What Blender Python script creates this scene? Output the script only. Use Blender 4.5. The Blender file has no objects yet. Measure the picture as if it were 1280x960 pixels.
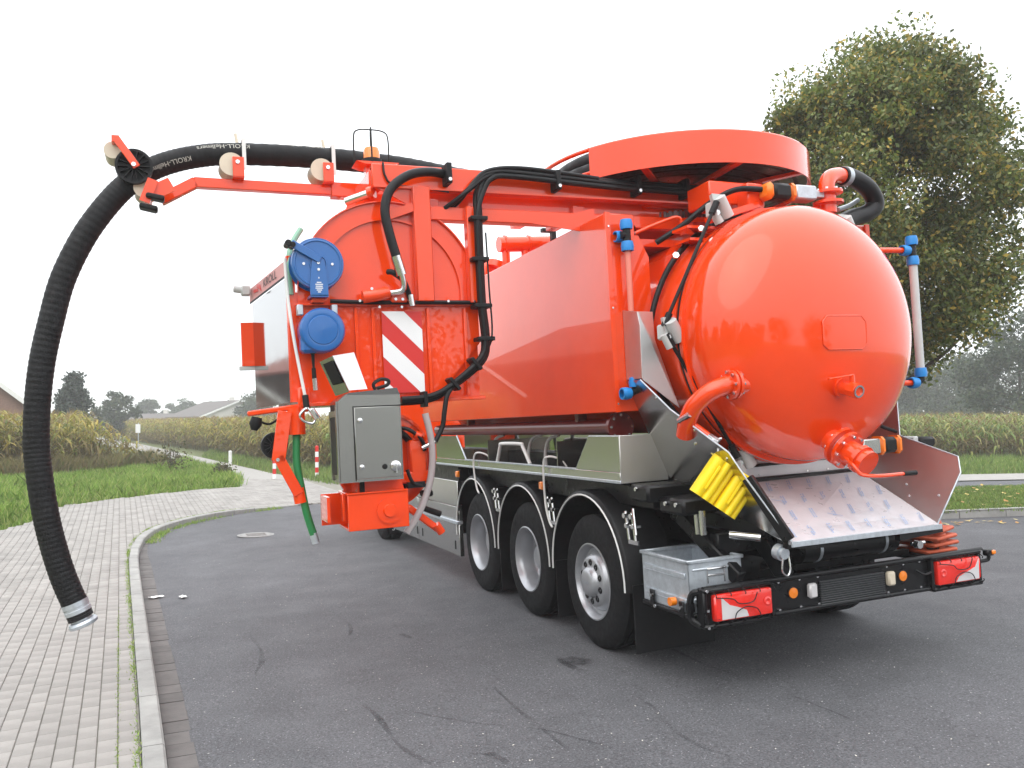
import bpy, bmesh, math, random
import numpy as np
from mathutils import Vector, Matrix, noise
R = math.radians
random.seed(7); rng = np.random.default_rng(7)
scn = bpy.context.scene
COL = scn.collection

# ------------------------------------------------------------------ camera, sky, sun, exposure
YAW, PITCH, ROLL = 0.38128769, 0.04039374, R(-0.5)
EYE = Vector((-4.21813, -4.25808, 1.83512))
FPX = 1057.379
hd = Vector((math.sin(YAW)*math.cos(PITCH), math.cos(YAW)*math.cos(PITCH), math.sin(PITCH)))
rt = Vector((math.cos(YAW), -math.sin(YAW), 0)); up = rt.cross(hd)
r2 = rt*math.cos(ROLL)+up*math.sin(ROLL); u2 = up*math.cos(ROLL)-rt*math.sin(ROLL)
cam = bpy.data.cameras.new('camera'); cam.sensor_width = 36; cam.lens = FPX/1280*36
cam.clip_start = 0.05; cam.clip_end = 3000
camo = bpy.data.objects.new('camera', cam); COL.objects.link(camo)
camo.matrix_world = Matrix(((r2.x, u2.x, -hd.x, EYE.x), (r2.y, u2.y, -hd.y, EYE.y), (r2.z, u2.z, -hd.z, EYE.z), (0, 0, 0, 1)))
scn.camera = camo

SUN_EL, SUN_AZ = R(48), R(215)          # azimuth clockwise from +Y: behind the camera, to its left
w = bpy.data.worlds.new('World'); scn.world = w; w.use_nodes = True
nt = w.node_tree; nt.nodes.clear()
wo = nt.nodes.new('ShaderNodeOutputWorld'); mx = nt.nodes.new('ShaderNodeMixShader')
b1 = nt.nodes.new('ShaderNodeBackground'); b2 = nt.nodes.new('ShaderNodeBackground')
sk = nt.nodes.new('ShaderNodeTexSky'); sk.sky_type = 'NISHITA'; sk.sun_disc = False
sk.sun_elevation = SUN_EL; sk.sun_rotation = SUN_AZ; sk.dust_density = 3; sk.air_density = 1
nt.links.new(sk.outputs[0], b1.inputs[0]); b1.inputs[1].default_value = 0.10
b2.inputs[0].default_value = (0.95, 0.975, 1.0, 1); b2.inputs[1].default_value = 1.35   # closed pale cloud cover
mx.inputs[0].default_value = 0.86
# standard overcast sky: the cloud cover brightens evenly from the horizon to the zenith
tcw = nt.nodes.new('ShaderNodeTexCoord'); sxz = nt.nodes.new('ShaderNodeSeparateXYZ'); mrw = nt.nodes.new('ShaderNodeMapRange')
nt.links.new(tcw.outputs['Generated'], sxz.inputs[0]); nt.links.new(sxz.outputs['Z'], mrw.inputs[0])
mrw.inputs[1].default_value = 0.0; mrw.inputs[2].default_value = 1.0; mrw.inputs[3].default_value = 0.85; mrw.inputs[4].default_value = 1.75
nt.links.new(mrw.outputs[0], b2.inputs[1])
nt.links.new(b1.outputs[0], mx.inputs[1]); nt.links.new(b2.outputs[0], mx.inputs[2]); nt.links.new(mx.outputs[0], wo.inputs[0])
sl = bpy.data.lights.new('sun', 'SUN'); sl.energy = 0.5; sl.angle = R(60); sl.color = (1, 0.96, 0.9)
so = bpy.data.objects.new('sun', sl); COL.objects.link(so)
sd = Vector((math.sin(SUN_AZ)*math.cos(SUN_EL), math.cos(SUN_AZ)*math.cos(SUN_EL), math.sin(SUN_EL)))
so.rotation_euler = sd.to_track_quat('Z', 'Y').to_euler()
scn.view_settings.view_transform = 'Standard'; scn.view_settings.look = 'None'
scn.view_settings.exposure = 0.88; scn.view_settings.gamma = 1; scn.view_settings.use_curve_mapping = False
scn.cycles.max_bounces = 8; scn.cycles.volume_bounces = 2

# ------------------------------------------------------------------ materials
MATS = {}
def mat(name, col, rough=0.5, metal=0.0, coat=0.0, var=0.0, vscale=8.0, bump=0.0, bscale=60.0, rvar=0.0, spec=0.5,
        trans=0.0, emit=None, attr=None, translucent=0.0, coat_rough=0.04, ior=None, stretch=None, island=0.0):
    m = bpy.data.materials.new(name); m.use_nodes = True; MATS[name] = m
    n = m.node_tree; p = n.nodes['Principled BSDF']; L = n.links.new
    p.inputs['Base Color'].default_value = (*col, 1); p.inputs['Roughness'].default_value = rough
    p.inputs['Metallic'].default_value = metal; p.inputs['Coat Weight'].default_value = coat
    p.inputs['Coat Roughness'].default_value = coat_rough; p.inputs['Specular IOR Level'].default_value = spec
    p.inputs['Transmission Weight'].default_value = trans
    if ior: p.inputs['IOR'].default_value = ior
    if emit:
        p.inputs['Emission Color'].default_value = (*emit[:3], 1); p.inputs['Emission Strength'].default_value = emit[3]
    tc = n.nodes.new('ShaderNodeTexCoord'); vec = tc.outputs['Object']
    if stretch:
        mp = n.nodes.new('ShaderNodeMapping'); mp.inputs['Scale'].default_value = stretch; L(vec, mp.inputs[0]); vec = mp.outputs[0]
    colsock = None
    if attr:
        a = n.nodes.new('ShaderNodeAttribute'); a.attribute_name = attr; colsock = a.outputs['Color']
    if var:
        no = n.nodes.new('ShaderNodeTexNoise'); no.inputs['Scale'].default_value = vscale; no.inputs['Detail'].default_value = 6
        no.inputs['Roughness'].default_value = 0.65; L(vec, no.inputs['Vector'])
        mr = n.nodes.new('ShaderNodeMapRange'); mr.inputs[1].default_value = 0.25; mr.inputs[2].default_value = 0.75
        mr.inputs[3].default_value = 1-var; mr.inputs[4].default_value = 1+var; L(no.outputs['Fac'], mr.inputs[0])
        val = mr.outputs[0]
        if island:
            g = n.nodes.new('ShaderNodeNewGeometry'); oi = n.nodes.new('ShaderNodeObjectInfo')
            ad = n.nodes.new('ShaderNodeMath'); ad.operation = 'ADD'; L(g.outputs['Random Per Island'], ad.inputs[0]); L(oi.outputs['Random'], ad.inputs[1])
            fr = n.nodes.new('ShaderNodeMath'); fr.operation = 'FRACT'; L(ad.outputs[0], fr.inputs[0])
            m3 = n.nodes.new('ShaderNodeMapRange'); m3.inputs[3].default_value = 1-island; m3.inputs[4].default_value = 1+island; L(fr.outputs[0], m3.inputs[0])
            mu = n.nodes.new('ShaderNodeMath'); mu.operation = 'MULTIPLY'; L(val, mu.inputs[0]); L(m3.outputs[0], mu.inputs[1]); val = mu.outputs[0]
        vm = n.nodes.new('ShaderNodeVectorMath'); vm.operation = 'SCALE'
        if colsock: L(colsock, vm.inputs[0])
        else: vm.inputs[0].default_value = col
        L(val, vm.inputs['Scale']); colsock = vm.outputs[0]
    if colsock: L(colsock, p.inputs['Base Color'])
    if rvar:
        nr = n.nodes.new('ShaderNodeTexNoise'); nr.inputs['Scale'].default_value = vscale*1.7; nr.inputs['Detail'].default_value = 5; L(vec, nr.inputs['Vector'])
        m2 = n.nodes.new('ShaderNodeMapRange'); m2.inputs[1].default_value = 0.3; m2.inputs[2].default_value = 0.7
        m2.inputs[3].default_value = max(0.02, rough-rvar); m2.inputs[4].default_value = rough+rvar; L(nr.outputs['Fac'], m2.inputs[0]); L(m2.outputs[0], p.inputs['Roughness'])
    if bump:
        nb = n.nodes.new('ShaderNodeTexNoise'); nb.inputs['Scale'].default_value = bscale; nb.inputs['Detail'].default_value = 4; L(vec, nb.inputs['Vector'])
        bp = n.nodes.new('ShaderNodeBump'); bp.inputs['Strength'].default_value = bump; bp.inputs['Distance'].default_value = 0.01
        L(nb.outputs['Fac'], bp.inputs['Height']); L(bp.outputs[0], p.inputs['Normal'])
    if translucent:
        tr = n.nodes.new('ShaderNodeBsdfTranslucent')
        if colsock: L(colsock, tr.inputs[0])
        else: tr.inputs[0].default_value = (*col, 1)
        ms = n.nodes.new('ShaderNodeMixShader'); ms.inputs[0].default_value = translucent
        out = n.nodes['Material Output']; L(p.outputs[0], ms.inputs[1]); L(tr.outputs[0], ms.inputs[2]); L(ms.outputs[0], out.inputs[0])
    return m
RED = mat('signal_red_paint', (0.84, 0.056, 0.0022), 0.22, coat=1.0, var=0.05, vscale=3, rvar=0.04, coat_rough=0.012, spec=0.2)
DRED = mat('red_oxide_pipe', (0.13, 0.006, 0.004), 0.35, coat=0.3, var=0.1)
BLACK = mat('black_chassis_paint', (0.006, 0.006, 0.007), 0.35, var=0.25, vscale=12, rvar=0.1, spec=0.3)
PLAST = mat('black_plastic', (0.010, 0.010, 0.011), 0.45, var=0.2, vscale=20, rvar=0.1, spec=0.22)
RUBBER = mat('tyre_rubber', (0.011, 0.011, 0.012), 0.68, var=0.3, vscale=14, bump=0.15, bscale=120, rvar=0.1, spec=0.15)
HOSE = mat('hose_rubber', (0.010, 0.010, 0.011), 0.55, var=0.5, vscale=9, bump=0.25, bscale=90, rvar=0.12, spec=0.22)
HYD = mat('hydraulic_hose_rubber', (0.007, 0.007, 0.008), 0.40, var=0.2, spec=0.25)
STEEL = mat('brushed_stainless', (0.40, 0.395, 0.375), 0.26, metal=1, var=0.015, vscale=4, rvar=0.012, stretch=(1, 1, 40))
MIRROR = mat('polished_stainless', (0.44, 0.44, 0.445), 0.06, metal=1, var=0.03, vscale=2, rvar=0.02)
SATIN = mat('satin_stainless', (0.66, 0.655, 0.64), 0.46, metal=1, var=0.015, vscale=4, rvar=0.02, stretch=(1, 1, 1))
SHEET = mat('rolled_stainless', (0.58, 0.575, 0.55), 0.22, metal=1, var=0.015, vscale=3, rvar=0.02)
ALU = mat('rim_aluminium_paint', (0.40, 0.41, 0.43), 0.34, metal=0.55, var=0.06, rvar=0.06)
GALV = mat('galvanised_zinc', (0.50, 0.54, 0.58), 0.42, metal=0.6, var=0.20, vscale=22, rvar=0.1, bump=0.05)
CHROME = mat('zinc_bolt', (0.72, 0.72, 0.72), 0.2, metal=1)
WHITE = mat('white_paint', (0.72, 0.72, 0.70), 0.4, var=0.06)
CREAM = mat('cream_nylon', (0.62, 0.54, 0.42), 0.45, var=0.08)
BLUE = mat('blue_enamel', (0.008, 0.11, 0.36), 0.30, coat=0.5, var=0.06)
BLUEP = mat('blue_pipe_fitting', (0.010, 0.22, 0.60), 0.4, var=0.06)
YELLOW = mat('yellow_chock_plastic', (0.90, 0.66, 0.008), 0.42, var=0.05)
AMBER = mat('amber_lens', (0.85, 0.22, 0.01), 0.15, coat=0.6)
ORANGE = mat('orange_actuator_cap', (0.85, 0.20, 0.01), 0.35)
REDLENS = mat('red_lens', (0.80, 0.022, 0.012), 0.12, coat=1.0, var=0.06, vscale=40)
WLENS = mat('clear_lens', (0.60, 0.58, 0.58), 0.12, coat=1.0)
FILM = mat('film_covered_steel', (0.66, 0.67, 0.70), 0.34, metal=0.25, var=0.08, vscale=7, rvar=0.08)
PRINT = mat('blue_film_print', (0.26, 0.42, 0.66), 0.4)
GREENH = mat('green_pressure_hose', (0.02, 0.20, 0.06), 0.35, var=0.1)
CLEAR = mat('clear_drain_hose', (0.55, 0.50, 0.50), 0.2, trans=0.35, ior=1.3)
GREY = mat('grey_pvc', (0.50, 0.51, 0.50), 0.4, var=0.05)
GLASS = mat('dark_window_glass', (0.02, 0.025, 0.03), 0.04, coat=1)
INK = mat('black_print', (0.012, 0.012, 0.012), 0.5, spec=0.2)
WREFL = mat('white_retroreflective', (0.80, 0.80, 0.80), 0.4)
RREFL = mat('red_retroreflective', (0.60, 0.02, 0.015), 0.4)
CONE = mat('orange_cone_rubber', (0.50, 0.085, 0.03), 0.6, var=0.15)
PALEPRINT = mat('pale_hose_print', (0.45, 0.43, 0.38), 0.6, var=0.3, vscale=50)
SOIL = mat('ground_soil', (0.10, 0.12, 0.035), 0.9, var=0.35, vscale=1.5, bump=0.3, bscale=25)
PAVER = mat('concrete_paver', (0.275, 0.258, 0.240), 0.85, var=0.26, vscale=2.2, bump=0.4, bscale=120, island=0.09)
JOINT = mat('paver_joint_sand', (0.205, 0.195, 0.16), 0.95, var=0.3, vscale=5)
KERB = mat('concrete_kerb', (0.29, 0.285, 0.27), 0.85, var=0.26, vscale=4, bump=0.25, bscale=140, island=0.06)
GUTTER = mat('gutter_block', (0.115, 0.105, 0.100), 0.85, var=0.2, vscale=10, bump=0.25, bscale=140, island=0.14)
PATHM = mat('pale_path_concrete', (0.30, 0.285, 0.265), 0.9, var=0.12, vscale=3, bump=0.2, bscale=60)
IRON = mat('cast_iron_cover', (0.26, 0.25, 0.24), 0.6, metal=0.3, var=0.2, vscale=30, bump=0.3, bscale=80)
PAPER = mat('white_litter', (0.75, 0.73, 0.70), 0.6)
LEAFM = mat('tree_leaf', (0.08, 0.1, 0.03), 0.5, attr='Col', translucent=0.38)
CORNM = mat('maize_leaf', (0.12, 0.14, 0.04), 0.55, attr='Col', translucent=0.40)
GRASSM = mat('grass_blade', (0.06, 0.11, 0.025), 0.6, attr='Col', translucent=0.35)
FALLEN = mat('fallen_leaf', (0.4, 0.25, 0.05), 0.7, attr='Col')
BARK = mat('bark', (0.07, 0.055, 0.042), 0.9, var=0.35, vscale=9, bump=0.6, bscale=30)
DARKW = mat('dark_brick_wall', (0.07, 0.035, 0.025), 0.85, var=0.2, vscale=8)
BRICKW = mat('brown_brick_wall', (0.22, 0.13, 0.10), 0.85, var=0.2, vscale=10)
ROOFR = mat('red_roof_tiles', (0.20, 0.055, 0.035), 0.7, var=0.2, vscale=8)
ROOFT = mat('dark_roof_tiles', (0.09, 0.075, 0.07), 0.75, var=0.2, vscale=8)
RENDERW = mat('pale_house_render', (0.55, 0.53, 0.49), 0.85, var=0.06)

def asphalt():
    m = mat('asphalt', (0.075, 0.076, 0.080), 0.8, bump=0.5, bscale=190, spec=0.25)
    n = m.node_tree; L = n.links.new; p = n.nodes['Principled BSDF']
    tc = n.nodes.new('ShaderNodeTexCoord')
    def noi(s, d=5, r=0.6):
        o = n.nodes.new('ShaderNodeTexNoise'); o.inputs['Scale'].default_value = s; o.inputs['Detail'].default_value = d; o.inputs['Roughness'].default_value = r
        L(tc.outputs['Object'], o.inputs['Vector']); return o.outputs['Fac']
    def mr(s, a, b, c, d):
        o = n.nodes.new('ShaderNodeMapRange'); o.inputs[1].default_value = a; o.inputs[2].default_value = b; o.inputs[3].default_value = c; o.inputs[4].default_value = d
        L(s, o.inputs[0]); return o.outputs[0]
    def mul(a, b):
        o = n.nodes.new('ShaderNodeMath'); o.operation = 'MULTIPLY'; L(a, o.inputs[0]); L(b, o.inputs[1]); return o.outputs[0]
    big = mr(noi(0.35, 6), 0.3, 0.7, 0.86, 1.14); mid = mr(noi(2.6, 6, 0.7), 0.3, 0.7, 0.88, 1.12); fine = mr(noi(75, 3, 0.8), 0.25, 0.75, 0.30, 1.85)
    vo = n.nodes.new('ShaderNodeTexVoronoi'); vo.inputs['Scale'].default_value = 34; L(tc.outputs['Object'], vo.inputs['Vector'])
    speck = mr(vo.outputs['Distance'], 0.05, 0.17, 3.2, 1.0)
    v = mul(mul(big, mid), mul(fine, speck))
    s = n.nodes.new('ShaderNodeVectorMath'); s.operation = 'SCALE'; s.inputs[0].default_value = (0.092, 0.092, 0.098); L(v, s.inputs['Scale'])
    L(s.outputs[0], p.inputs['Base Color'])
    L(mr(noi(1.2), 0.3, 0.7, 0.62, 0.85), p.inputs['Roughness'])
    return m
ASPH = asphalt()
def tarmat():
    m = mat('bitumen_scuff', (0.035, 0.035, 0.038), 0.6)
    n = m.node_tree; L = n.links.new
    tc = n.nodes.new('ShaderNodeTexCoord'); o = n.nodes.new('ShaderNodeTexNoise'); o.inputs['Scale'].default_value = 14; o.inputs['Detail'].default_value = 8
    o.inputs['Roughness'].default_value = 0.75; L(tc.outputs['Object'], o.inputs['Vector'])
    uv = n.nodes.new('ShaderNodeAttribute'); uv.attribute_name = 'Col'
    sub = n.nodes.new('ShaderNodeMath'); sub.operation = 'MULTIPLY'; L(o.outputs['Fac'], sub.inputs[0]); L(uv.outputs['Fac'], sub.inputs[1])
    mr = n.nodes.new('ShaderNodeMapRange'); mr.inputs[1].default_value = 0.22; mr.inputs[2].default_value = 0.60; mr.inputs[3].default_value = 0; mr.inputs[4].default_value = 0.55
    L(sub.outputs[0], mr.inputs[0])
    t = n.nodes.new('ShaderNodeBsdfTransparent'); ms = n.nodes.new('ShaderNodeMixShader')
    L(mr.outputs[0], ms.inputs[0]); L(t.outputs[0], ms.inputs[1]); L(n.nodes['Principled BSDF'].outputs[0], ms.inputs[2]); L(ms.outputs[0], n.nodes['Material Output'].inputs[0])
    return m
TAR = tarmat()

# ------------------------------------------------------------------ mesh helpers
def catmull(pts, n=8, closed=False):
    P = [Vector(p) for p in pts]; out = []; N = len(P)
    for i in range(N if closed else N-1):
        if closed: a, b, c, d = P[(i-1) % N], P[i], P[(i+1) % N], P[(i+2) % N]
        else: a, b, c, d = P[max(i-1, 0)], P[i], P[i+1], P[min(i+2, N-1)]
        for k in range(n):
            t = k/n
            out.append(0.5*((2*b)+(c-a)*t+(2*a-5*b+4*c-d)*t*t+(3*b-a-3*c+d)*t**3))
    if not closed: out.append(P[-1])
    return out
class MB:
    def __init__(s): s.bm = bmesh.new()
    def box(s, x0, x1, y0, y1, z0, z1, bev=0.0, M=None, seg=1):
        b = bmesh.new(); bmesh.ops.create_cube(b, size=1)
        for v in b.verts: v.co = Vector(((x0+x1)/2+v.co.x*(x1-x0), (y0+y1)/2+v.co.y*(y1-y0), (z0+z1)/2+v.co.z*(z1-z0)))
        if bev: bmesh.ops.bevel(b, geom=b.edges[:], offset=bev, segments=seg, affect='EDGES', profile=0.6)
        if M is not None: b.transform(M)
        s._join(b); return s
    def _join(s, b):
        me = bpy.data.meshes.new('tmp'); b.to_mesh(me); b.free(); s.bm.from_mesh(me); bpy.data.meshes.remove(me)
    def bar(s, a, b, w, h, bev=0.0, upv=(0, 0, 1)):
        a = Vector(a); b = Vector(b); d = (b-a); L = d.length; d.normalize(); u = Vector(upv); sd = d.cross(u).normalized(); u = sd.cross(d)
        M = Matrix(((d.x, sd.x, u.x, a.x), (d.y, sd.y, u.y, a.y), (d.z, sd.z, u.z, a.z), (0, 0, 0, 1)))
        return s.box(0, L, -w/2, w/2, -h/2, h/2, bev, M)
    def tube(s, pts, r, seg=10, n=6, smooth=True, closed=False, radii=None, cap=True):
        P = catmull(pts, n, closed) if smooth and len(pts) > 2 else [Vector(p) for p in pts]
        N = len(P); T = []
        for i in range(N):
            if closed: t = P[(i+1) % N]-P[i-1]
            else: t = P[min(i+1, N-1)]-P[max(i-1, 0)]
            T.append(t.normalized())
        u = T[0].orthogonal().normalized(); rings = []
        for i in range(N):
            u = (u-T[i]*u.dot(T[i])).normalized(); v = T[i].cross(u)
            rr = radii(i/(N-1)) if radii else r
            rings.append([s.bm.verts.new(P[i]+(u*math.cos(2*math.pi*k/seg)+v*math.sin(2*math.pi*k/seg))*rr) for k in range(seg)])
        for i in range(N if closed else N-1):
            A, B = rings[i], rings[(i+1) % N]
            for k in range(seg): s.bm.faces.new((A[k], A[(k+1) % seg], B[(k+1) % seg], B[k]))
        if cap and not closed: s.bm.faces.new(rings[0][::-1]); s.bm.faces.new(rings[-1])
        return s
    def cyl(s, a, b, r, r1=None, seg=24):
        r1 = r if r1 is None else r1
        return s.tube([a, b], r, seg, smooth=False, radii=lambda t: r+(r1-r)*t)
    def lathe(s, prof, o, ax, seg=48, a0=0, a1=2*math.pi):      # prof: (along axis, radius)
        o = Vector(o); ax = Vector(ax).normalized(); u = Vector((0, 0, 1)) if abs(ax.z) < 0.9 else Vector((1, 0, 0))
        u = (u-ax*u.dot(ax)).normalized(); v = ax.cross(u); full = abs(a1-a0-2*math.pi) < 1e-6; rings = []
        for k in range(seg if full else seg+1):
            t = a0+(a1-a0)*k/seg; d = u*math.cos(t)+v*math.sin(t)
            rings.append([s.bm.verts.new(o+ax*p[0]+d*max(p[1], 1e-4)) for p in prof])
        M = len(rings)
        for k in range(M if full else M-1):
            A, B = rings[k], rings[(k+1) % M]
            for i in range(len(prof)-1): s.bm.faces.new((A[i], A[i+1], B[i+1], B[i]))
        return s
    def prism(s, pts, ext):
        e = Vector(ext); A = [s.bm.verts.new(Vector(p)) for p in pts]; B = [s.bm.verts.new(Vector(p)+e) for p in pts]; n = len(pts)
        s.bm.faces.new(A[::-1]); s.bm.faces.new(B)
        for i in range(n): s.bm.faces.new((A[i], A[(i+1) % n], B[(i+1) % n], B[i]))
        return s
    def face(s, pts): s.bm.faces.new([s.bm.verts.new(Vector(p)) for p in pts]); return s
    def bolts(s, pts, ax, r=0.012, h=0.010):
        ax = Vector(ax).normalized()
        for p in pts: s.cyl(Vector(p), Vector(p)+ax*h, r, seg=6)
        return s
    def build(s, name, m, parent=None, ang=38, recalc=True):
        bm = s.bm
        if recalc: bmesh.ops.recalc_face_normals(bm, faces=bm.faces[:])
        for f in bm.faces: f.smooth = True
        th = R(ang)
        for e in bm.edges:
            if len(e.link_faces) == 2: e.smooth = e.calc_face_angle(0) < th
        me = bpy.data.meshes.new(name); bm.to_mesh(me); bm.free()
        for x in (m if isinstance(m, (list, tuple)) else [m]): me.materials.append(x)
        o = bpy.data.objects.new(name, me); COL.objects.link(o); o.parent = parent
        if name in ('bolt', 'rivet', 'wheel_nut', 'film_print', 'reel_print', 'wire_guard'): o['kind'] = 'stuff'     # too small to pick apart singly
        return o
    def pieces(s, name, m, parent=None, ang=38):      # every separate piece becomes an object of its own
        bm = s.bm; bm.verts.ensure_lookup_table(); seen = set(); comps = []
        for v in bm.verts:
            if v in seen: continue
            st = [v]; seen.add(v); c = []
            while st:
                q = st.pop(); c.append(q)
                for e in q.link_edges:
                    o = e.other_vert(q)
                    if o not in seen: seen.add(o); st.append(o)
            comps.append(c)
        out = []
        for c in comps:
            mb = MB(); mp = {v: mb.bm.verts.new(v.co) for v in c}; fs = {f for v in c for f in v.link_faces}
            for f in fs: mb.bm.faces.new([mp[v] for v in f.verts])
            out.append(mb.build(name, m, parent, ang))
        bm.free(); return out[0]
def empty(name, loc=(0, 0, 0)):
    o = bpy.data.objects.new(name, None); COL.objects.link(o); o.location = loc; o.empty_display_size = 0.2; return o
def tag(o, label=None, cat=None, group=None, kind=None):
    if label: o['label'] = label
    if cat: o['category'] = cat
    if group: o['group'] = group
    if kind: o['kind'] = kind
    return o
def raw(name, V, F, m, parent=None, col=None, smooth=False):
    me = bpy.data.meshes.new(name); V = np.asarray(V, np.float32).reshape(-1, 3); F = np.asarray(F, np.int32)
    k = F.shape[1]; me.vertices.add(len(V)); me.vertices.foreach_set('co', V.ravel())
    me.loops.add(F.size); me.loops.foreach_set('vertex_index', F.ravel()); me.polygons.add(len(F))
    me.polygons.foreach_set('loop_start', np.arange(0, F.size, k, dtype=np.int32)); me.update(calc_edges=True)
    if smooth: me.polygons.foreach_set('use_smooth', np.ones(len(F), bool))
    if col is not None:
        at = me.color_attributes.new('Col', 'FLOAT_COLOR', 'POINT'); c = np.ones((len(V), 4), np.float32); c[:, :3] = col; at.data.foreach_set('color', c.ravel())
    me.materials.append(m); o = bpy.data.objects.new(name, me); COL.objects.link(o); o.parent = parent; return o
TEXTS = {}
def text_verts(s, size):
    V, F = TEXTS[s]; return [v*size for v in V], F
def text_eval(s, size):
    c = bpy.data.curves.new('t', 'FONT'); c.body = s; c.size = size; c.resolution_u = 3
    o = bpy.data.objects.new('t', c); COL.objects.link(o); dg = bpy.context.evaluated_depsgraph_get(); dg.update()
    me = o.evaluated_get(dg).to_mesh()
    V = [v.co.copy() for v in me.vertices]; F = [list(p.vertices) for p in me.polygons]
    o.evaluated_get(dg).to_mesh_clear(); bpy.data.objects.remove(o); bpy.data.curves.remove(c); return V, F
for _s in ('SCANIA', 'KROLL', 'KROLL-Hellmers'): TEXTS[_s] = text_eval(_s, 1.0)
def lettering(name, s, size, o, ux, uy, m, parent, stretch=1.0):
    V, F = text_verts(s, size); o = Vector(o); ux = Vector(ux).normalized(); uy = Vector(uy).normalized()
    me = bpy.data.meshes.new(name); me.from_pydata([o+ux*v.x*stretch+uy*v.y for v in V], [], F); me.materials.append(m)
    ob = bpy.data.objects.new(name, me); COL.objects.link(ob); ob.parent = parent; return ob

# ------------------------------------------------------------------ the lie of the land
SLOPE = 0.0427669
def LD(x, y):
    dx, dy = x-EYE.x, y-EYE.y
    return dx*math.cos(YAW)-dy*math.sin(YAW), dx*math.sin(YAW)+dy*math.cos(YAW)
def gz(x, y):                         # the carriageway is banked under the lorry and runs out level further off
    l, d = LD(x, y); w_ = 1-min(max((d-12)/9, 0), 1); w_ = w_*w_*(3-2*w_)
    return SLOPE*7*math.tanh(l/7)*w_
def at(l, d):                         # ground point from metres to the side of and ahead of the standpoint
    return (EYE.x+l*math.cos(YAW)+d*math.sin(YAW), EYE.y-l*math.sin(YAW)+d*math.cos(YAW))
def inside(p, poly):
    x, y = p; c = False; j = len(poly)-1
    for i in range(len(poly)):
        a, b = poly[i], poly[j]
        if (a[1] > y) != (b[1] > y) and x < (b[0]-a[0])*(y-a[1])/(b[1]-a[1])+a[0]: c = not c
        j = i
    return c
def gzv(P):
    dx, dy = P[:, 0]-EYE.x, P[:, 1]-EYE.y
    l, d = dx*math.cos(YAW)-dy*math.sin(YAW), dx*math.sin(YAW)+dy*math.cos(YAW)
    w_ = 1-np.clip((d-12)/9, 0, 1); w_ = w_*w_*(3-2*w_); return SLOPE*7*np.tanh(l/7)*w_
def insidev(P, poly):
    c = np.zeros(len(P), bool); j = len(poly)-1; x, y = P[:, 0], P[:, 1]
    for i in range(len(poly)):
        a, b = poly[i], poly[j]
        if a[1] != b[1]: c ^= ((a[1] > y) != (b[1] > y)) & (x < (b[0]-a[0])*(y-a[1])/(b[1]-a[1])+a[0])
        j = i
    return c
def pixv(P, z):
    d = np.column_stack([P[:, 0]-EYE.x, P[:, 1]-EYE.y, np.full(len(P), z-EYE.z)]); k = d@np.array(hd)
    return np.where(k > 0.3, 640+FPX*(d@np.array(r2))/np.maximum(k, .3), 9999)
def sheet(name, poly, off, m, step=1.5, near=45, parent=None, thick=0.0):
    bm = bmesh.new(); f = bm.faces.new([bm.verts.new((p[0], p[1], 0)) for p in poly])
    xs = [p[0] for p in poly]; ys = [p[1] for p in poly]
    for ax, lo, hi in ((0, min(xs), max(xs)), (1, min(ys), max(ys))):
        t = max(lo, -near)+step
        while t < min(hi, near):
            co = Vector((t, 0, 0)) if ax == 0 else Vector((0, t, 0)); no = Vector((1, 0, 0)) if ax == 0 else Vector((0, 1, 0))
            bmesh.ops.bisect_plane(bm, geom=bm.verts[:]+bm.edges[:]+bm.faces[:], plane_co=co, plane_no=no, dist=1e-5); t += step
    if thick:
        r = bmesh.ops.extrude_face_region(bm, geom=bm.faces[:]); top = {e for e in r['geom'] if isinstance(e, bmesh.types.BMVert)}
    for v in bm.verts:
        o = off(v.co.x, v.co.y) if callable(off) else off
        if thick and v not in top: o = o-thick
        v.co.z = gz(v.co.x, v.co.y)+o
    bmesh.ops.recalc_face_normals(bm, faces=bm.faces[:])
    if not thick:
        for f in bm.faces:
            if f.normal.z < 0: f.normal_flip()
    me = bpy.data.meshes.new(name); bm.to_mesh(me); bm.free(); me.materials.append(m)
    o = bpy.data.objects.new(name, me); COL.objects.link(o); o.parent = parent
    return o
# ------------------------------------------------------------------ ground, carriageway, pavements
tag(sheet('ground', [(-500, -400), (600, -400), (600, 900), (-500, 900)], -0.02, SOIL, step=2.5, near=40), kind='structure')
KFACE = [(-3.95, -9), (-4.05, -5), (-4.13, -2.5), (-4.229, 0.592), (-4.416, 4.219), (-4.58, 7.3), (-4.667, 9.2), (-4.66, 10.8), (-4.48, 12.0), (-4.15, 12.75), (-3.6, 13.45), (-2.7, 14.15), (-1.7, 14.7)]
FAR = [(0, 15.1), (3, 15.2), (9, 14.3), (15.7, 12.7), (25, 10.4), (60, 2)]
KP = [(p.x, p.y) for p in catmull([(a, b, 0) for a, b in KFACE], 6)]
asph = KP+FAR+[(60, -40), (-3.6, -40)]
road = tag(sheet('road', asph, 0.0, ASPH, step=1.2, near=30), kind='structure')
def ph(x, y):                        # pavement height above the carriageway: drops to flush where the cycle path crosses
    t = min(max((x+3.6)/2.2, 0), 1); return 0.10-0.085*t*t*(3-2*t)
def offset(pl, d):
    out = []
    for i, p in enumerate(pl):
        a = Vector(pl[max(i-1, 0)]); b = Vector(pl[min(i+1, len(pl)-1)]); t = (b-a).normalized(); out.append((p[0]-t.y*d, p[1]+t.x*d))
    return out
KOUT = offset(KP, 0.125)
GRASS_EDGE = [(-2.2, 23.2), (-2.55, 19.5), (-3.4, 18.8), (-4.5, 17.9), (-6.4, 16.3), (-6.76, 13.9), (-7.2, 13.0), (-7.6, 9), (-7.6, -9)]
foot = KOUT+[(0, 15.2), (0.4, 19.6), (-0.05, 22)]+GRASS_EDGE
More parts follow.
